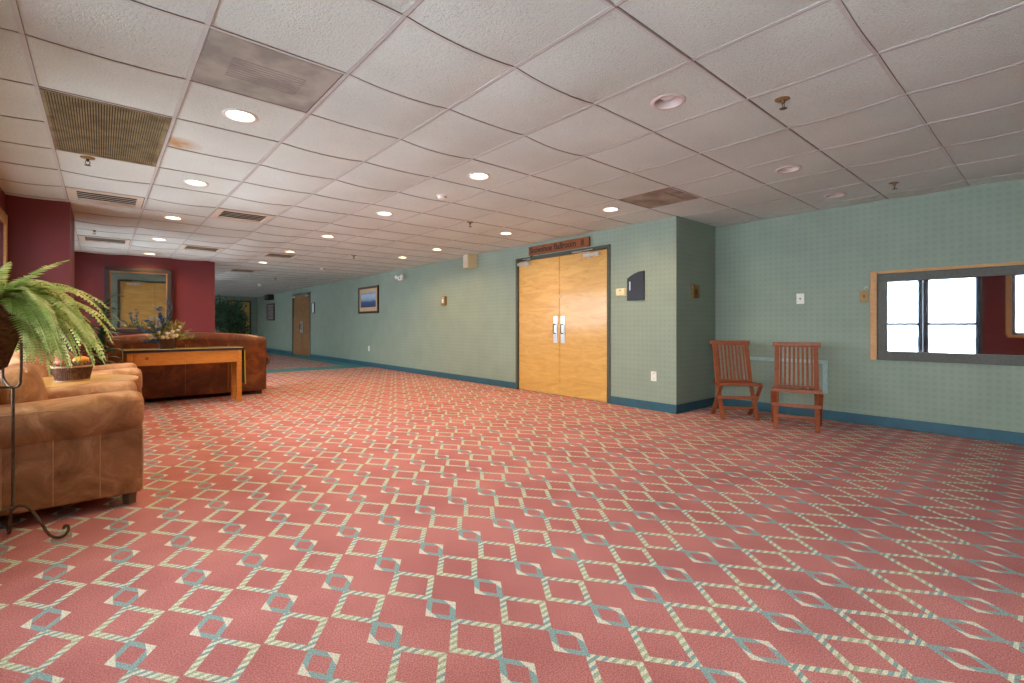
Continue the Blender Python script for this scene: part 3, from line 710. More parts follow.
a_, t_, b_ = w2-.028, h2-.028, h2; mb = MB(); mb.box(-a_, a_, -.036, -.002, t_-.082, t_, r=.004).box(-a_, a_, -.036, -.002, -b_, -b_+.092, r=.004).box(-a_, -a_+.105, -.036, -.002, -b_+.092, t_-.082, r=.004).box(a_-.085, a_, -.036, -.002, -b_+.092, t_-.082, r=.004); mb.build('inner_frame', 'grey_frame', fg)
MB().box(-w2+.075, w2-.075, -.012, -.004, -h2+.075, h2-.075).build('glass', 'tinted_mirror', fg)
# big mirror on the maroon wall: slightly hollow (concave) old glass
mr = thing('framed_mirror', 'large square dark framed mirror on the maroon wall', 'mirror', (.525, 11.03, 1.49)); mr.rotation_euler = (math.radians(.95), 0, 0)
w3, h3 = .485, .59
fr4(MB(), w3, h3, .075, -.055, 0, .012).build('outer_frame', 'mirror_frame', mr)
fr4(MB(), w3-.07, h3-.07, .020, -.045, -.005, .005).build('inner_edge', 'gold_edge', mr)
RC = 34.; vs = []; fs = []; n = 14; a_, b_ = w3-.09, h3-.09
for j in range(n+1):
    for i in range(n+1):
        x = -a_+2*a_*i/n; z = -b_+2*b_*j/n; vs.append((x, -.012-(x*x+z*z)/(2*RC) - .010*x*0, z))
for j in range(n):
    for i in range(n): q = j*(n+1)+i; fs.append((q, q+1, q+n+2, q+n+1))
MIR = MB().raw(vs, fs).build('mirror_glass', 'mirror', mr, True)
MB().box(-a_-.01, a_+.01, -.004, -.001, -b_-.01, b_+.01).build('backing', 'dark_wood', mr)

# ------------------------------------------------------------------ folding teak chairs (local: faces -y, origin on floor centre)
def folding_chair():
    g = thing('folding_chair', '', 'chair', group='slatted teak folding chairs')
    hw = .178
    # long posts: front foot -> through seat -> top of back
    foot = Vector((0, -.19, 0)); seat_j = Vector((0, .06, .385)); top = Vector((0, .235, .83))
    P = lambda x, v: (x, v.y, v.z)
    for s in (-1, 1):
        x = s*hw
        mb = MB(); mb.bar(P(x, foot), P(x, seat_j), .024, .042, (1, 0, 0)).bar(P(x, seat_j-Vector((0, .012, .03))), P(x, top), .024, .042, (1, 0, 0)); mb.build('back_post', 'teak', g)
        x2 = s*(hw+.026)
        MB().bar((x2, -.215, .385), (x2, .18, 0), .022, .042, (1, 0, 0)).build('rear_leg', 'teak', g)
        MB().bar((x2, -.225, .393), (x2, .14, .372), .022, .032, (1, 0, 0)).build('seat_rail', 'teak', g)
    # seat slats run front to back
    for k in range(9):
        x = -.152+.038*k
        MB().bar((x, -.205, .404), (x, .155, .384), .014, .028, (1, 0, 0) if False else (0, 1, 0)).build('seat_slat', 'teak', g)
    mb = MB(); mb.bar((-.212, -.222, .397), (.212, -.222, .397), .034, .022, (0, 1, 0)); mb.build('front_rail', 'teak', g)
    MB().bar((-.2, .12, .368), (.2, .12, .368), .028, .02, (0, 1, 0)).build('seat_support', 'teak', g)
    MB().bar((-.222, .245, .838), (.222, .245, .838), .05, .026, (0, 1, 0), .006).build('top_rail', 'teak', g)
    MB().bar((-.175, .088, .408), (.175, .088, .408), .022, .026, (0, 1, 0)).build('lower_back_rail', 'teak', g)
    for k in range(8):
        x = -.140+.040*k
        MB().bar((x, .086, .40), (x, .238, .83), .010, .021, (0, 1, 0) if False else (1, 0, 0)).build('back_slat', 'teak', g)
    MB().bar((-.215, -.105, .235), (.215, -.105, .235), .034, .02, (0, 1, 0)).build('stretcher', 'teak', g)
    MB().bar((-.2, .10, .085), (.2, .10, .085), .03, .02, (0, 1, 0)).build('stretcher', 'teak', g)
    MB().bar((-.175, -.135, .125), (.175, -.135, .125), .022, .014, (0, 1, 0)).build('stretcher', 'teak', g)
    return g
c1 = folding_chair(); c1['label'] = 'slatted teak folding chair at the right, nearer the framed glass'
# front foot line centre chair 2: (5.235,1.75)
def place(ch, fx, fy, rz): # centre = front centre moved back .19 along the chair's +y
    ch.location = (fx - .19*math.sin(rz), fy + .19*math.cos(rz), 0); ch.rotation_euler = (0, 0, rz)
place(c1, 5.225, 1.745, -pi/2+.33)
c2 = dup(c1, (0, 0, 0), 0, 'slatted teak folding chair at the left, turned towards the corner'); place(c2, 5.337, 2.343, -pi/2+.68)

# ------------------------------------------------------------------ leather armchairs (local: faces +x, origin floor at front centre)
def armchair():
    g = thing('leather_armchair', '', 'armchair', group='caramel leather armchairs')
    L = .88; W_ = .94
    for s in (-1, 1):
        yc = s*(W_/2-.12)
        mb = MB()
        mb.box(-L, -.012, yc-.095, yc+.095, .075, .50, r=.022, seg=3, puff=.010, sub=3)
        a = mb.build('arm_panel', 'caramel_leather', g, True)
        # rolled arm: squashed roll swept front to back, dipping a little to the rear
        n = 24; rings = []; vs = []; fs = []
        xs = [0.0, -.004, -.014, -.035, -.08, -.2, -.34, -.48, -.62, -.74, -.86]; sc = [.0, .55, .80, .93, 1, 1.0, .985, .98, .99, .98, .9]
        for x, q in zip(xs, sc):
            zc = .535+.012*math.cos(x*4)-.02*abs(x)
            for k in range(n):
                t_ = 2*pi*k/n; cc, ss = math.cos(t_), math.sin(t_)
                rx = .135*math.copysign(abs(cc)**.75, cc); rz_ = .118*math.copysign(abs(ss)**.8, ss)
                vs.append((x+.0, yc+s*.012+rx*q, zc+rz_*q))
        for i in range(len(xs)-1):
            for k in range(n): fs.append((i*n+k, i*n+(k+1) % n, (i+1)*n+(k+1) % n, (i+1)*n+k))
        MB().raw(vs, fs).build('arm_roll', 'caramel_leather', g, True)
        yo = yc+s*.1055
        for x in (-.20, -.39, -.58, -.77): MB().tube([(x, yo+.003*s, .09), (x, yo+.005*s, .28), (x, yo+.002*s, .44)], .003, 6).build('seam', 'seam', g)
        MB().tube([(-.012, yc+s*.092, .09), (-.012, yc+s*.092, .44)], .0045, 6).build('piping', 'seam', g)
        MB().tube([(-.06, yc+s*.128, .60), (-.25, yc+s*.130, .598), (-.5, yc+s*.130, .594), (-.8, yc+s*.128, .588)], .003, 6).build('piping', 'seam', g)
    MB().box(-L+.02, -.05, -.27, .27, .075, .30, r=.02).build('seat_base', 'caramel_leather', g, True)
    MB().box(-.70, -.03, -.25, .25, .29, .45, r=.045, seg=4, puff=.03, sub=3).build('seat_cushion', 'caramel_leather', g, True)
    # back, its crown rounded at both ends
    vs = []; fs = []; n = 20; m_ = 24
    prof = [(-.60, .10), (-.60, .45), (-.61, .62), (-.635, .76), (-.69, .83), (-.76, .855), (-.84, .83), (-.885, .74), (-.88, .5), (-.86, .08)]
    ys = [-.46+.92*k/m_ for k in range(m_+1)]
    for y in ys:
        e = (abs(y)/.46)**4; drop = .17*e
        for (x, z) in prof: vs.append((x*(1-.03*e)-.01*e, y*.97, z - drop*max(0, (z-.3)/.55)))
    n = len(prof)
    for i in range(m_):
        for k in range(n-1): fs.append((i*n+k, i*n+k+1, (i+1)*n+k+1, (i+1)*n+k))
    fs.append(tuple(range(n))); fs.append(tuple(m_*n+k for k in range(n-1, -1, -1)))
    b = MB().raw(vs, fs).build('backrest', 'caramel_leather', g, True)
    MB().box(-.20, .20, -.0, .0, 0, 0).bm.free()
    MB().box(-.62, -.47, -.26, .26, .42, .80, r=.06, seg=4, puff=.03, sub=3, rot=Matrix.Rotation(-.12, 4, 'Y')).build('back_cushion', 'caramel_leather', g, True)
    for sx in (-.07, -.82):
        for s in (-1, 1): MB().lathe([(0, 0), (.030, 0), (.036, .08), (0, .08)], (sx, s*.37, 0), 4, rot=None).build('foot', 'foot_wood', g)
    return g
ac1 = armchair(); ac1.location = (.195, 3.97, 0); ac1['label'] = 'caramel leather armchair nearest the camera at the left edge'
ac2 = dup(ac1, (.285, 5.88, 0), 0, 'caramel leather armchair beyond the round wooden table')

# round table with basket
rt = thing('round_table', 'round light wood table between the two leather armchairs', 'table', (-.20, 4.90, 0))
MB().lathe([(0, .605), (.40, .605), (.425, .610), (.43, .622), (.425, .632), (.40, .634), (0, .634)], n=56).build('tabletop', 'table_wood', rt, True)
MB().lathe([(.37, .55), (.385, .55), (.385, .606), (.37, .606)], n=40).build('apron', 'dark_wood', rt, True)
for k in range(4):
    a = pi/4+k*pi/2; MB().tube([(.33*math.cos(a), .33*math.sin(a), .60), (.30*math.cos(a), .30*math.sin(a), 0)], [.024, .014], 10).build('leg', 'pine', rt, True)
bk = thing('twig_basket', 'oval twig basket with pale rims on the round table', 'basket', (-.16, 4.80, .634), .7); bk.scale = (.84, .84, 1.25)
sq = (1.0, .72)
MB().lathe([(0, 0), (.118, 0), (.150, .10), (.138, .10), (.108, .015), (0, .012)], n=40, sq=sq).build('basket_body', 'wicker', bk, True)
mb = MB()
for k in range(60):
    a = 2*pi*k/60; j_ = random.uniform(-.02, .02); mb.tube([(.121*math.cos(a), .121*math.sin(a)*.72, .004), (.136*math.cos(a+j_), .136*math.sin(a+j_)*.72, .05), (.153*math.cos(a), .153*math.sin(a)*.72, .104)], .0045, 5)
mb.build('twigs', 'wicker', bk)
for r_, z in ((.154, .088), (.122, .006)): MB().tube([(r_*math.cos(2*pi*k/32), r_*.72*math.sin(2*pi*k/32), z) for k in range(33)], .006, 6).build('rim_band', 'wicker_band', bk, True)
mb = MB()
for k in range(34):
    a = random.uniform(0, 2*pi); r_ = .15*random.random()**.5; x, y = r_*math.cos(a), r_*.72*math.sin(a)
    mb.tube([(x, y, .085), (x+random.uniform(-.03, .03), y+random.uniform(-.03, .03), random.uniform(.10, .135))], .003, 4)
mb.build('dried_filling', 'wicker', bk)
def pumpkin(name, lab, loc, r, sqz, mat):
    g = thing(name, lab, 'gourd', loc); n = 40; prof = [(r*math.sin(pi*k/14), -r*sqz*math.cos(pi*k/14)) for k in range(15)]
    vs = []; fs = []
    for (q, z) in prof:
        for k in range(n): a = 2*pi*k/n; m = 1+.05*abs(math.cos(4*a))-.04; vs.append((q*m*math.cos(a), q*m*math.sin(a), z+r*sqz))
    for i in range(14):
        for k in range(n): fs.append((i*n+k, i*n+(k+1) % n, (i+1)*n+(k+1) % n, (i+1)*n+k))
    MB().raw(vs, fs).build('flesh', mat, g, True); MB().tube([(0, 0, 2*r*sqz-.006), (.004, .003, 2*r*sqz+.014)], [.006, .004], 6).build('stem', 'dried_leaf', g)
Rb = Matrix.Rotation(.7, 3, 'Z')
def inb(x, y, z): v = Rb @ Vector((x, y, 0)); return (-.16+v.x, 4.80+v.y, .634+z)
pumpkin('orange_gourd', 'bright orange gourd at the right of the twig basket', (-.115, 4.845, .752), .05, .62, 'pumpkin_orange')
pumpkin('red_gourd', 'reddish mottled gourd at the left of the twig basket', (-.215, 4.745, .748), .046, .68, 'gourd_red')
sl = thing('silver_leaf_sprig', 'silver grey leaf sprig poking from the right of the twig basket', 'leaf sprig', (-.07, 4.86, .765))
mb = MB()
for k in range(7):
    a = -.3+k*.5; d = Vector((math.cos(a), math.sin(a), .35)); p = d*.05; q = d.cross(Vector((0, 0, 1))).normalized()*.012
    mb.raw([(0, 0, 0), tuple(p*.5+q), tuple(p), tuple(p*.5-q)], [(0, 1, 2, 3)])
mb.build('leaves', 'silver_leaf', sl)

# ------------------------------------------------------------------ sofa seen from behind (local: back face at y=0, faces +y)
so = thing('leather_sofa', 'long rust brown leather sofa seen from behind', 'sofa', (.905, 8.0, 0))
hw = 1.02
m_ = 40; prof = [(0.0, .06), (-.012, .3), (-.012, .62), (-.02, .76), (-.012, .80), (.015, .825), (.07, .845), (.14, .84), (.20, .80), (.23, .70), (.22, .3), (.20, .06)]
vs = []; fs = []; n = len(prof)
for i in range(m_+1):
    u = -1+2*i/m_; e = abs(u)**20; top = .025+.075*(1-u*u)
    for (y, z) in prof:
        k = max(0, (z-.3)/.54); vs.append((u*hw + 0, y + .045*e*(1 if y < .1 else -1), z + top*k - .012*e*k))
for i in range(m_):
    for k in range(n-1): fs.append((i*n+k, i*n+k+1, (i+1)*n+k+1, (i+1)*n+k))
fs.append(tuple(range(n-1, -1, -1))); fs.append(tuple(m_*n+k for k in range(n)))
mb = MB().raw(vs, fs); bmesh.ops.recalc_face_normals(mb.bm, faces=mb.bm.faces); mb.build('backrest', 'rust_leather', so, True)
for x in (-.60, -.02, .50): MB().tube([(x, -.004, .08), (x, -.0145, .3), (x, -.0155, .62), (x, -.022, .78)], .0035, 6).build('seam', 'rust_seam', so)
MB().tube([(u*hw*.98, -.0215, .765+.070*(1-u*u)) for u in [-1+2*k/20 for k in range(21)]], .004, 6).build('piping', 'rust_leather', so, True)
for s in (-1, 1):
    MB().box(s*hw-(.22 if s > 0 else .0), s*hw+(.0 if s > 0 else .22), .10, .92, .06, .48, r=.02).build('arm_panel', 'rust_leather', so, True)
    mb = MB(); mb.tube([(s*(hw-.11), .12, .52), (s*(hw-.11), .92, .50)], .01, 6).bm.free() if False else None
    n2 = 20; vs = []; fs = []
    xs = [.02, .06, .14, .4, .7, .88, .92, .935]; sc = [.6, .9, 1, 1, 1, .95, .8, .05]
    for y, q in zip(xs, sc):
        for k in range(n2): a = 2*pi*k/n2; vs.append((s*(hw-.07)+.15*math.cos(a)*q, y, .51+.125*math.sin(a)*q))
    for i in range(len(xs)-1):
        for k in range(n2): fs.append((i*n2+k, i*n2+(k+1) % n2, (i+1)*n2+(k+1) % n2, (i+1)*n2+k))
    MB().raw(vs, fs).build('arm_roll', 'rust_leather', so, True)
MB().box(-hw+.2, hw-.2, .18, .88, .06, .32, r=.02).build('seat_base', 'rust_leather', so, True)
for k in range(3): MB().box(-.78+.52*k+.005, -.26+.52*k-.005, .22, .90, .31, .46, r=.04, seg=3, puff=.02, sub=2).build('seat_cushion', 'rust_leather', so, True)
for sx in (-.92, .92):
    for y in (.05, .85): MB().box(sx-.035, sx+.035, y-.03, y+.03, 0, .062, r=.004).build('foot', 'dark_wood', so)

# console table behind the sofa, its runner and the flowers
ct = thing('console_table', 'honey pine console table behind the rust sofa', 'table', (.845, 7.57, 0))
hx, hy = .605, .19
MB().box(-hx-.02, hx+.02, -hy-.015, hy+.015, .715, .738, r=.004).build('tabletop', 'pine', ct)
for s in (-1, 1):
    MB().box(-hx+.05, hx-.05, s*hy-.012, s*hy+.012, .545, .715, r=.002, seg=1).build('apron', 'pine', ct)
    MB().box(s*hx-.032, s*hx-.008 if s > 0 else s*hx+.032-.024+.016, -hy+.05, hy-.05, .545, .715).build('side_apron', 'pine', ct)
    for q in (-1, 1): MB().box(s*(hx-.02)-.028, s*(hx-.02)+.028, q*(hy-.012)-.026, q*(hy-.012)+.026, 0, .715, r=.004).build('leg', 'pine', ct)
MB().lathe([(.008, 0), (.016, 0), (.016, .003), (.008, .003)], (-.42, -hy-.012, .635), 16, rot=Matrix.Rotation(pi/2, 4, 'X')).build('knot_ring', 'dark_wood', ct)
rn = thing('table_runner', 'dark table runner with yellow edge stripes draped over the console table', 'table runner', (.845, 7.57, .738))
X2 = hx+.045
def band(ya, yb, dz, name, mat):
    path = [(-X2-.006, -.50), (-X2-.002, -.25), (-X2, -.02), (-X2+.012, .004), (0, .004), (X2-.012, .004), (X2, -.02), (X2+.004, -.25), (X2+.012, -.50)]
    vs = []; fs = []
    for (x, z) in path:
        o_ = dz; sx = math.copysign(1, x) if abs(x) > X2-.011 else 0
        for y, e in ((ya, 0), (yb, 0), (yb, -.003), (ya, -.003)): vs.append((x+sx*(o_+e), y, z+(o_+e if not sx else 0)))
    for i in range(len(path)-1):
        for k in range(4): fs.append((4*i+k, 4*i+(k+1) % 4, 4*i+4+(k+1) % 4, 4*i+4+k))
    fs.append((0, 1, 2, 3)); fs.append(tuple(len(vs)-4+k for k in (3, 2, 1, 0)))
    mb = MB().raw(vs, fs); bmesh.ops.recalc_face_normals(mb.bm, faces=mb.bm.faces); mb.build(name, mat, rn)
band(-.135, .17, 0, 'cloth', 'cloth_green'); band(-.2135, -.150, .001, 'yellow_edge', 'cloth_yellow'); band(.186, .212, .0, 'yellow_edge', 'cloth_yellow'); band(-.150, -.135, .0005, 'dark_stripe', 'cloth_dark'); band(.17, .186, .0005, 'dark_stripe', 'cloth_dark')
MB().box(-X2, X2, -.2165, -.2135, -.030, .001).build('dark_hem', 'cloth_dark', rn)
fl = thing('flower_arrangement', 'silk flower arrangement in low brown bowl on the console table', 'flowers', (.64, 7.56, .7415))
MB().lathe([(0, 0), (.075, 0), (.085, .02), (.105, .11), (.098, .13), (.09, .12), (.07, .02), (0, .02)], n=28).build('bowl', 'terracotta', fl, True)
rf = random.Random(11)
stems = MB(); leaves = MB(); blooms = {'petal_blue': MB(), 'petal_cream': MB(), 'petal_pink': MB(), 'petal_yellow': MB()}
def leafquad(mb, p, d, L, wd, up=Vector((0, 0, 1))):
    d = d.normalized(); s_ = d.cross(up); s_ = s_.normalized() if s_.length > .01 else Vector((1, 0, 0)); nrm = s_.cross(d)
    mb_v = [p, p+d*L*.35+s_*wd/2-nrm*wd*.1, p+d*L, p+d*L*.35-s_*wd/2-nrm*wd*.1, p+d*L*.4+nrm*wd*.12]
    return [tuple(v) for v in mb_v], [(0, 1, 4), (1, 2, 4), (2, 3, 4), (3, 0, 4)]
def add_many(mb, items):
    vs = []; fs = []
    for v, f in items:
        k = len(vs); vs += v; fs += [tuple(i+k for i in q) for q in f]
    mb.raw(vs, fs)
def bloom(kind, p, r):
    items = []; blooms[kind].tube([(0, 0, .10), tuple(p)], .0013, 4)
    for k in range(7):
        a = 2*pi*k/7+rf.random(); d = Vector((math.cos(a), math.sin(a), .5)); items.append(leafquad(None, Vector(p), d, r, r*.7))
    add_many(blooms[kind], items); blooms[kind].ball(p, r*(.5 if kind == 'petal_cream' else .25), seg=8)
litems = []
for k in range(70):
    a = rf.uniform(0, 2*pi); e = rf.uniform(.1, 1.25); L = rf.uniform(.14, .30)
    d = Vector((math.cos(a)*math.cos(e), math.sin(a)*math.cos(e)*.8, math.sin(e))); p0 = Vector((0, 0, .10)); p1 = p0+d*L
    stems.tube([p0, p0+d*L*.5+Vector((0, 0, .01)), p1], .002, 4)
    for q in range(9):
        u = rf.uniform(.3, 1); dd = (d+Vector((rf.uniform(-1, 1), rf.uniform(-1, 1), rf.uniform(-.5, .8)))).normalized(); litems.append(leafquad(None, p0+d*L*u, dd, rf.uniform(.04, .075), .028))
    if k % 3 == 0: bloom(rf.choice(['petal_cream', 'petal_yellow', 'petal_pink']), p1*.85+Vector((0, 0, .02)), .036)
for (ang, e, L) in [(pi*.95, .45, .30), (2.2, 1.2, .38), (1.4, 1.35, .40), (1.9, 1.0, .3), (pi*.9, .85, .28), (3.4, -.15, .22)]:       # blue larkspur spikes
    d = Vector((math.cos(ang)*math.cos(e), -abs(math.sin(ang))*math.cos(e)*.6, math.sin(e))); p0 = Vector((0, -.02, .12)); stems.tube([p0, p0+d*L], .003, 4)
    for q in range(12): bloom('petal_blue', p0+d*L*(.3+.7*q/9)+Vector([rf.uniform(-.02, .02) for _ in range(3)]), .040)
for p in [(-.05, -.10, .15), (.0, -.12, .15), (.05, -.11, .16), (.09, -.08, .17), (-.01, -.1, .2), (.05, -.09, .22), (.02, -.05, .19), (-.06, -.04, .19)]: bloom('petal_cream', p, .05)
for p in [(.10, -.02, .33), (.13, 0, .29), (.12, -.03, .22)]: bloom('petal_pink', p, .034); stems.tube([(0, 0, .1), p], .002, 4)
stems.tube([(0, 0, .12), (.14, -.02, .10), (.22, -.04, .03)], .002, 4); stems.tube([(0, 0, .12), (.12, -.02, .2), (.24, -.03, .2)], .002, 4)
add_many(leaves, litems); stems.build('stems', 'sprig_leaf', fl); leaves.build('foliage', 'sprig_leaf', fl)
for k, nm in (('petal_blue', 'blue_blooms'), ('petal_cream', 'cream_blooms'), ('petal_pink', 'pink_blooms'), ('petal_yellow', 'yellow_blooms')): blooms[k].build(nm, k, fl)

# ------------------------------------------------------------------ fern on its wrought-iron stand
FX, FY = -.32, 3.283
def cat(P, n=5):
    P = [Vector(p) for p in P]; Q = [P[0]*2-P[1]]+P+[P[-1]*2-P[-2]]; out = []
    for i in range(1, len(Q)-2):
        for k in range(n):
            t_ = k/n; a, b, c, d = Q[i-1:i+3]; out.append(.5*((2*b)+(c-a)*t_+(2*a-5*b+4*c-d)*t_*t_+(3*b-a-3*c+d)*t_**3))
    return out+[P[-1]]
st = thing('plant_stand', 'wrought iron plant stand with curled feet at the left edge', 'plant stand', (FX, FY, 0))
mb = MB(); mb.tube([(0, 0, .16), (0, 0, .755)], .0065, 10); mb.build('pole', 'iron', st, True)
MB().ball((0, 0, .175), .012).build('joint', 'iron', st, True)
cdir = Vector((math.cos(A_ := -.7108), math.sin(A_), 0))          # image-right direction on the floor
def legpts(a, R_):
    d = Vector((math.cos(a), math.sin(a), 0)); P_ = [(0, .175), (.04, .182), (.09, .165), (.15, .10), (.20, .03), (.25, .008), (.29, .012), (.315, .035), (.312, .058), (.295, .06), (.288, .047)]
    return [d*r*R_+Vector((0, 0, z)) for r, z in P_]
for a in (-.34, 1.75, 3.9): MB().tube(cat(legpts(a, .66)), .0065, 8).build('foot_scroll', 'iron', st, True)
cc = Vector((-.035, -.0, 0))
for a in (-.45, -.45+2.094, -.45+4.189):
    d = Vector((math.cos(a), math.sin(a), 0)); P_ = [(0, .752), (.03, .754), (.055, .77), (.070, .80), (.073, .86), (.073, 1.06), (.078, 1.10), (.10, 1.12)]
    MB().tube(cat([cc*(i/3 if i < 3 else 1)+d*r+Vector((0, 0, z)) for i, (r, z) in enumerate(P_)]), .0055, 8).build('cradle_arm', 'iron', st, True)
MB().tube([cc+Vector((.105*math.cos(2*pi*k/32), .105*math.sin(2*pi*k/32), 1.12)) for k in range(33)], .006, 6).build('ring', 'iron', st, True)
fe = thing('potted_fern', 'big bright green fern in a coco cone on the iron stand', 'fern', (FX-.035, FY, .84))
MB().lathe([(0, 0), (.018, .01), (.05, .12), (.098, .262), (.12, .33), (.112, .33), (.0, .30)], n=32).build('coco_cone', 'coco', fe, True)
MB().lathe([(0, .31), (.11, .315), (.112, .325), (0, .33)], n=24).build('soil', 'soil', fe)
rf = random.Random(5)
def frond(p0, az, elev, L, droop, wd, items, ritems, npin=24):
    d = Vector((math.cos(az)*math.cos(elev), math.sin(az)*math.cos(elev), math.sin(elev))); p = Vector(p0); pts = [p.copy()]
    n = 16; step = L/n; side0 = Vector((-math.sin(az), math.cos(az), 0)); tw = rf.uniform(-.25, .25)
    for k in range(n):
        d = (d + Vector((0, 0, -droop/n)) + side0*tw/n).normalized(); p = p+d*step; pts.append(p.copy())
    ritems.append(pts)
    for k in range(npin):
        u = .10+.89*k/npin; f = u*n; i = min(int(f), n-1); q = pts[i].lerp(pts[i+1], f-i); dd = (pts[i+1]-pts[i]).normalized()
        w_ = wd*math.sin(pi*min(1, (u*.93+.07))**.75)**.8+.006
        side = dd.cross(Vector((0, 0, 1)));
        if side.length < .3: side = side0.copy()
        side.normalize(); side = (side*.75+side0*.25*(1 if side.dot(side0) > 0 else -1)).normalized(); nr = side.cross(dd)
        for s in (-1, 1):
            e = (side*s + dd*.28 - nr*rf.uniform(-.05, .25)*1 + Vector((0, 0, -.12))).normalized(); pw = L/npin*.72
            a = q-dd*pw*.5; b = q+dd*pw*.5; tip = q+e*w_; m1 = q+e*w_*.55
            items.append(([tuple(a), tuple(m1-dd*pw*.45), tuple(tip), tuple(m1+dd*pw*.45), tuple(b)], [(0, 1, 2, 3, 4)]))
items = []; rit = []
top = Vector((0, 0, .32))
for k in range(90):
    az = rf.uniform(0, 2*pi); el = rf.uniform(-.1, .85); L = rf.uniform(.28, .50)
    if math.cos(az+2.28) > .3 and k % 3: continue
    if math.cos(az+2.28) > .3: L *= .6; el = max(el, .4)
    frond(top+Vector((math.cos(az), math.sin(az), 0))*rf.uniform(0, .07), az, el, L, rf.uniform(1.6, 3.0), rf.uniform(.032, .045), items, rit)
for k in range(26): frond(top+Vector((rf.uniform(-.05, .05), rf.uniform(-.05, .05), 0)), rf.uniform(-1.3, 2.2), rf.uniform(.45, 1.1), rf.uniform(.26, .38), rf.uniform(1.6, 2.6), .042, items, rit)
for k in range(14): frond(top, rf.uniform(1.0, 3.4), rf.uniform(.7, 1.2), rf.uniform(.24, .34), rf.uniform(1.6, 2.8), .042, items, rit)
for k in range(26): frond(top+Vector((rf.uniform(-.06, .08), rf.uniform(-.08, .06), 0)), rf.uniform(0, 2*pi), rf.uniform(.7, 1.25), rf.uniform(.17, .26), rf.uniform(1.0, 1.9), .036, items, rit, 18)
# the long fronds to the right of the picture
for az, el, L, dr in [(-.45, .75, .50, 1.7), (-.75, .6, .54, 2.0), (-.2, .6, .50, 2.1), (-.9, .35, .50, 2.3), (-.35, .3, .55, 2.2), (-.6, .9, .48, 2.4), (0.1, .5, .52, 2.4), (-1.1, .5, .46, 2.6), (-.65, .2, .48, 2.6), (-.1, .9, .52, 2.6), (.35, .6, .5, 2.4), (-.5, 1.0, .36, 1.0), (-.72, .42, .40, 3.0), (-.5, .1, .42, 3.2), (-.25, 0, .42, 2.8), (-.8, -.1, .38, 2.6), (-.9, -.2, .36, 2.4), (-.4, -.15, .44, 3.0), (-.6, .35, .60, 1.9), (-2.1, .5, .34, 2.8), (-2.5, .6, .4, 2.6), (-.3, .55, .45, 3.2), (-.05, .35, .46, 3.0), (.2, .2, .44, 3.0)]:
    frond(top, az, el, L, dr, .04, items, rit, 26)
mb = MB(); add_many(mb, items); mb.build('foliage', 'fern_leaf', fe)
mb = MB()
for p in rit: mb.tube(p[::2], .0016, 4, False)
mb.build('stalks', 'fern_leaf', fe)
items = []; rit = []
for k in range(9): frond(top-Vector((0, 0, .01)), rf.uniform(-1.4, .5), rf.uniform(-.1, .3), rf.uniform(.14, .22), 3.6, .022, items, rit, 14)
mb = MB(); add_many(mb, items); mb.build('dead_fronds', 'dried_leaf', fe)

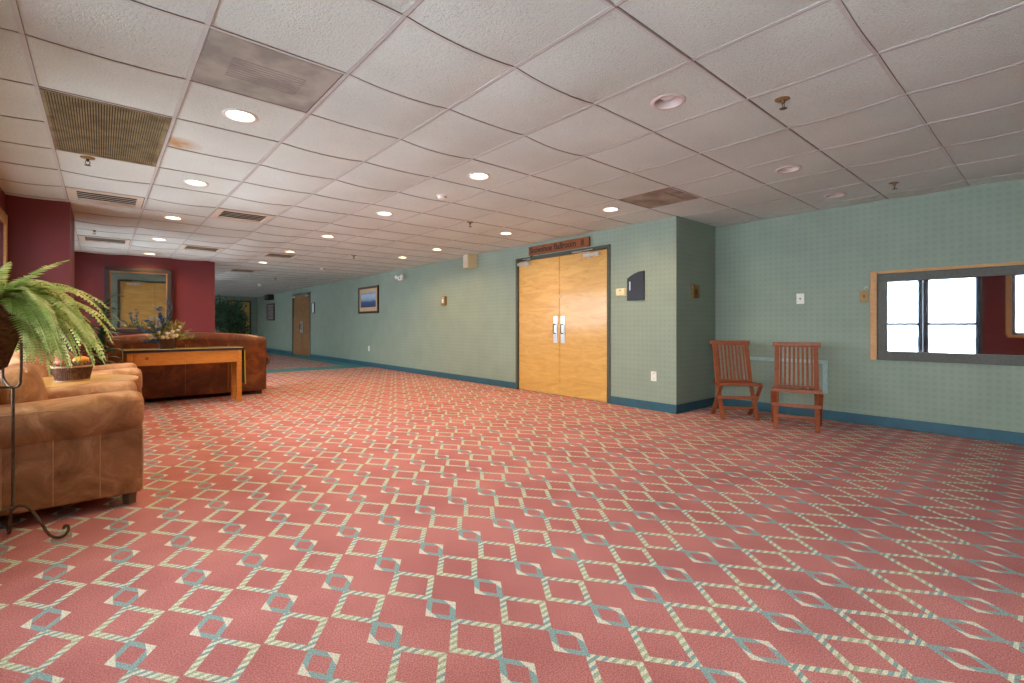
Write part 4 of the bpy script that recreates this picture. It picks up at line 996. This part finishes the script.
# dark dracaena behind the fern
pl = thing('potted_dracaena', 'dark teal green broad-leaved plant between the maroon pier and the sofa', 'potted plant', (.02, 7.15, 0))
MB().lathe([(0, 0), (.11, 0), (.15, .26), (.16, .28), (.14, .28), (.13, .25), (0, .25)], n=28).build('pot', 'terracotta', pl, True)
MB().tube([(0, 0, .2), (.02, 0, .7), (-.01, .01, 1.25)], [.02, .016, .01], 8).build('stem', 'bark', pl, True)
def blade(p, az, el, L, wd, droop):
    d = Vector((math.cos(az)*math.cos(el), math.sin(az)*math.cos(el), math.sin(el))); s_ = Vector((-math.sin(az), math.cos(az), 0)); n = 8; vs = []; fs = []; p = Vector(p)
    for k in range(n+1):
        u = k/n; w_ = wd*math.sin(pi*(u*.92+.08))**.7; nr = s_.cross(d); vs += [tuple(p-s_*w_/2), tuple(p-nr*w_*.15), tuple(p+s_*w_/2)]; p = p+d*L/n; d = (d+Vector((0, 0, -droop/n))).normalized()
    for k in range(n): a = 3*k; fs += [(a, a+1, a+4, a+3), (a+1, a+2, a+5, a+4)]
    return vs, fs
rf = random.Random(9); items = []
for k in range(64):
    z = .45+.85*(k/64); items.append(blade((0, 0, z), k*2.4, rf.uniform(.3, 1.2), rf.uniform(.18, .27), rf.uniform(.035, .055), rf.uniform(.8, 2.2)))
mb = MB(); add_many(mb, items); mb.build('foliage', 'palm_leaf', pl, True)

# ficus tree beyond the maroon wall
tr = thing('potted_ficus', 'dark green ficus tree beyond the end of the maroon wall', 'potted tree', (2.82, 15.9, 0))
MB().lathe([(0, 0), (.16, 0), (.20, .32), (.215, .34), (.19, .34), (.18, .30), (0, .30)], n=28).build('pot', 'terracotta', tr, True)
mb = MB(); tips = []
for k in range(3): mb.tube([(.04*math.cos(k*2.1), .04*math.sin(k*2.1), .28), (.03*math.cos(k*2.1+1), .03*math.sin(k*2.1+1), .7), (.05*math.cos(k*2.1+2), .05*math.sin(k*2.1+2), 1.1)], .018, 7)
rf = random.Random(2)
for k in range(40):
    a = rf.uniform(0, 2*pi); z = rf.uniform(.75, 1.45); L = rf.uniform(.3, .55); e = rf.uniform(-.1, 1.1)
    p0 = Vector((0, 0, z)); d = Vector((math.cos(a)*math.cos(e), math.sin(a)*math.cos(e), math.sin(e))); p1 = p0+d*L; p1.z = min(p1.z, 1.80); mb.tube([p0, p0+d*L*.5+Vector((0, 0, .03)), p1], [.009, .006, .003], 5); tips.append((p0, p1))
mb.build('trunk', 'bark', tr, True)
items = []
for p0, p1 in tips:
    for q in range(75):
        p = p0.lerp(p1, rf.uniform(.35, 1.08))+Vector([rf.gauss(0, .065) for _ in range(3)]); d = Vector((rf.uniform(-1, 1), rf.uniform(-1, 1), rf.uniform(-1.2, .2)))
        items.append(leafquad(None, p, d, rf.uniform(.08, .12), .06))
mb = MB(); add_many(mb, items); mb.build('foliage', 'ficus_leaf', tr)
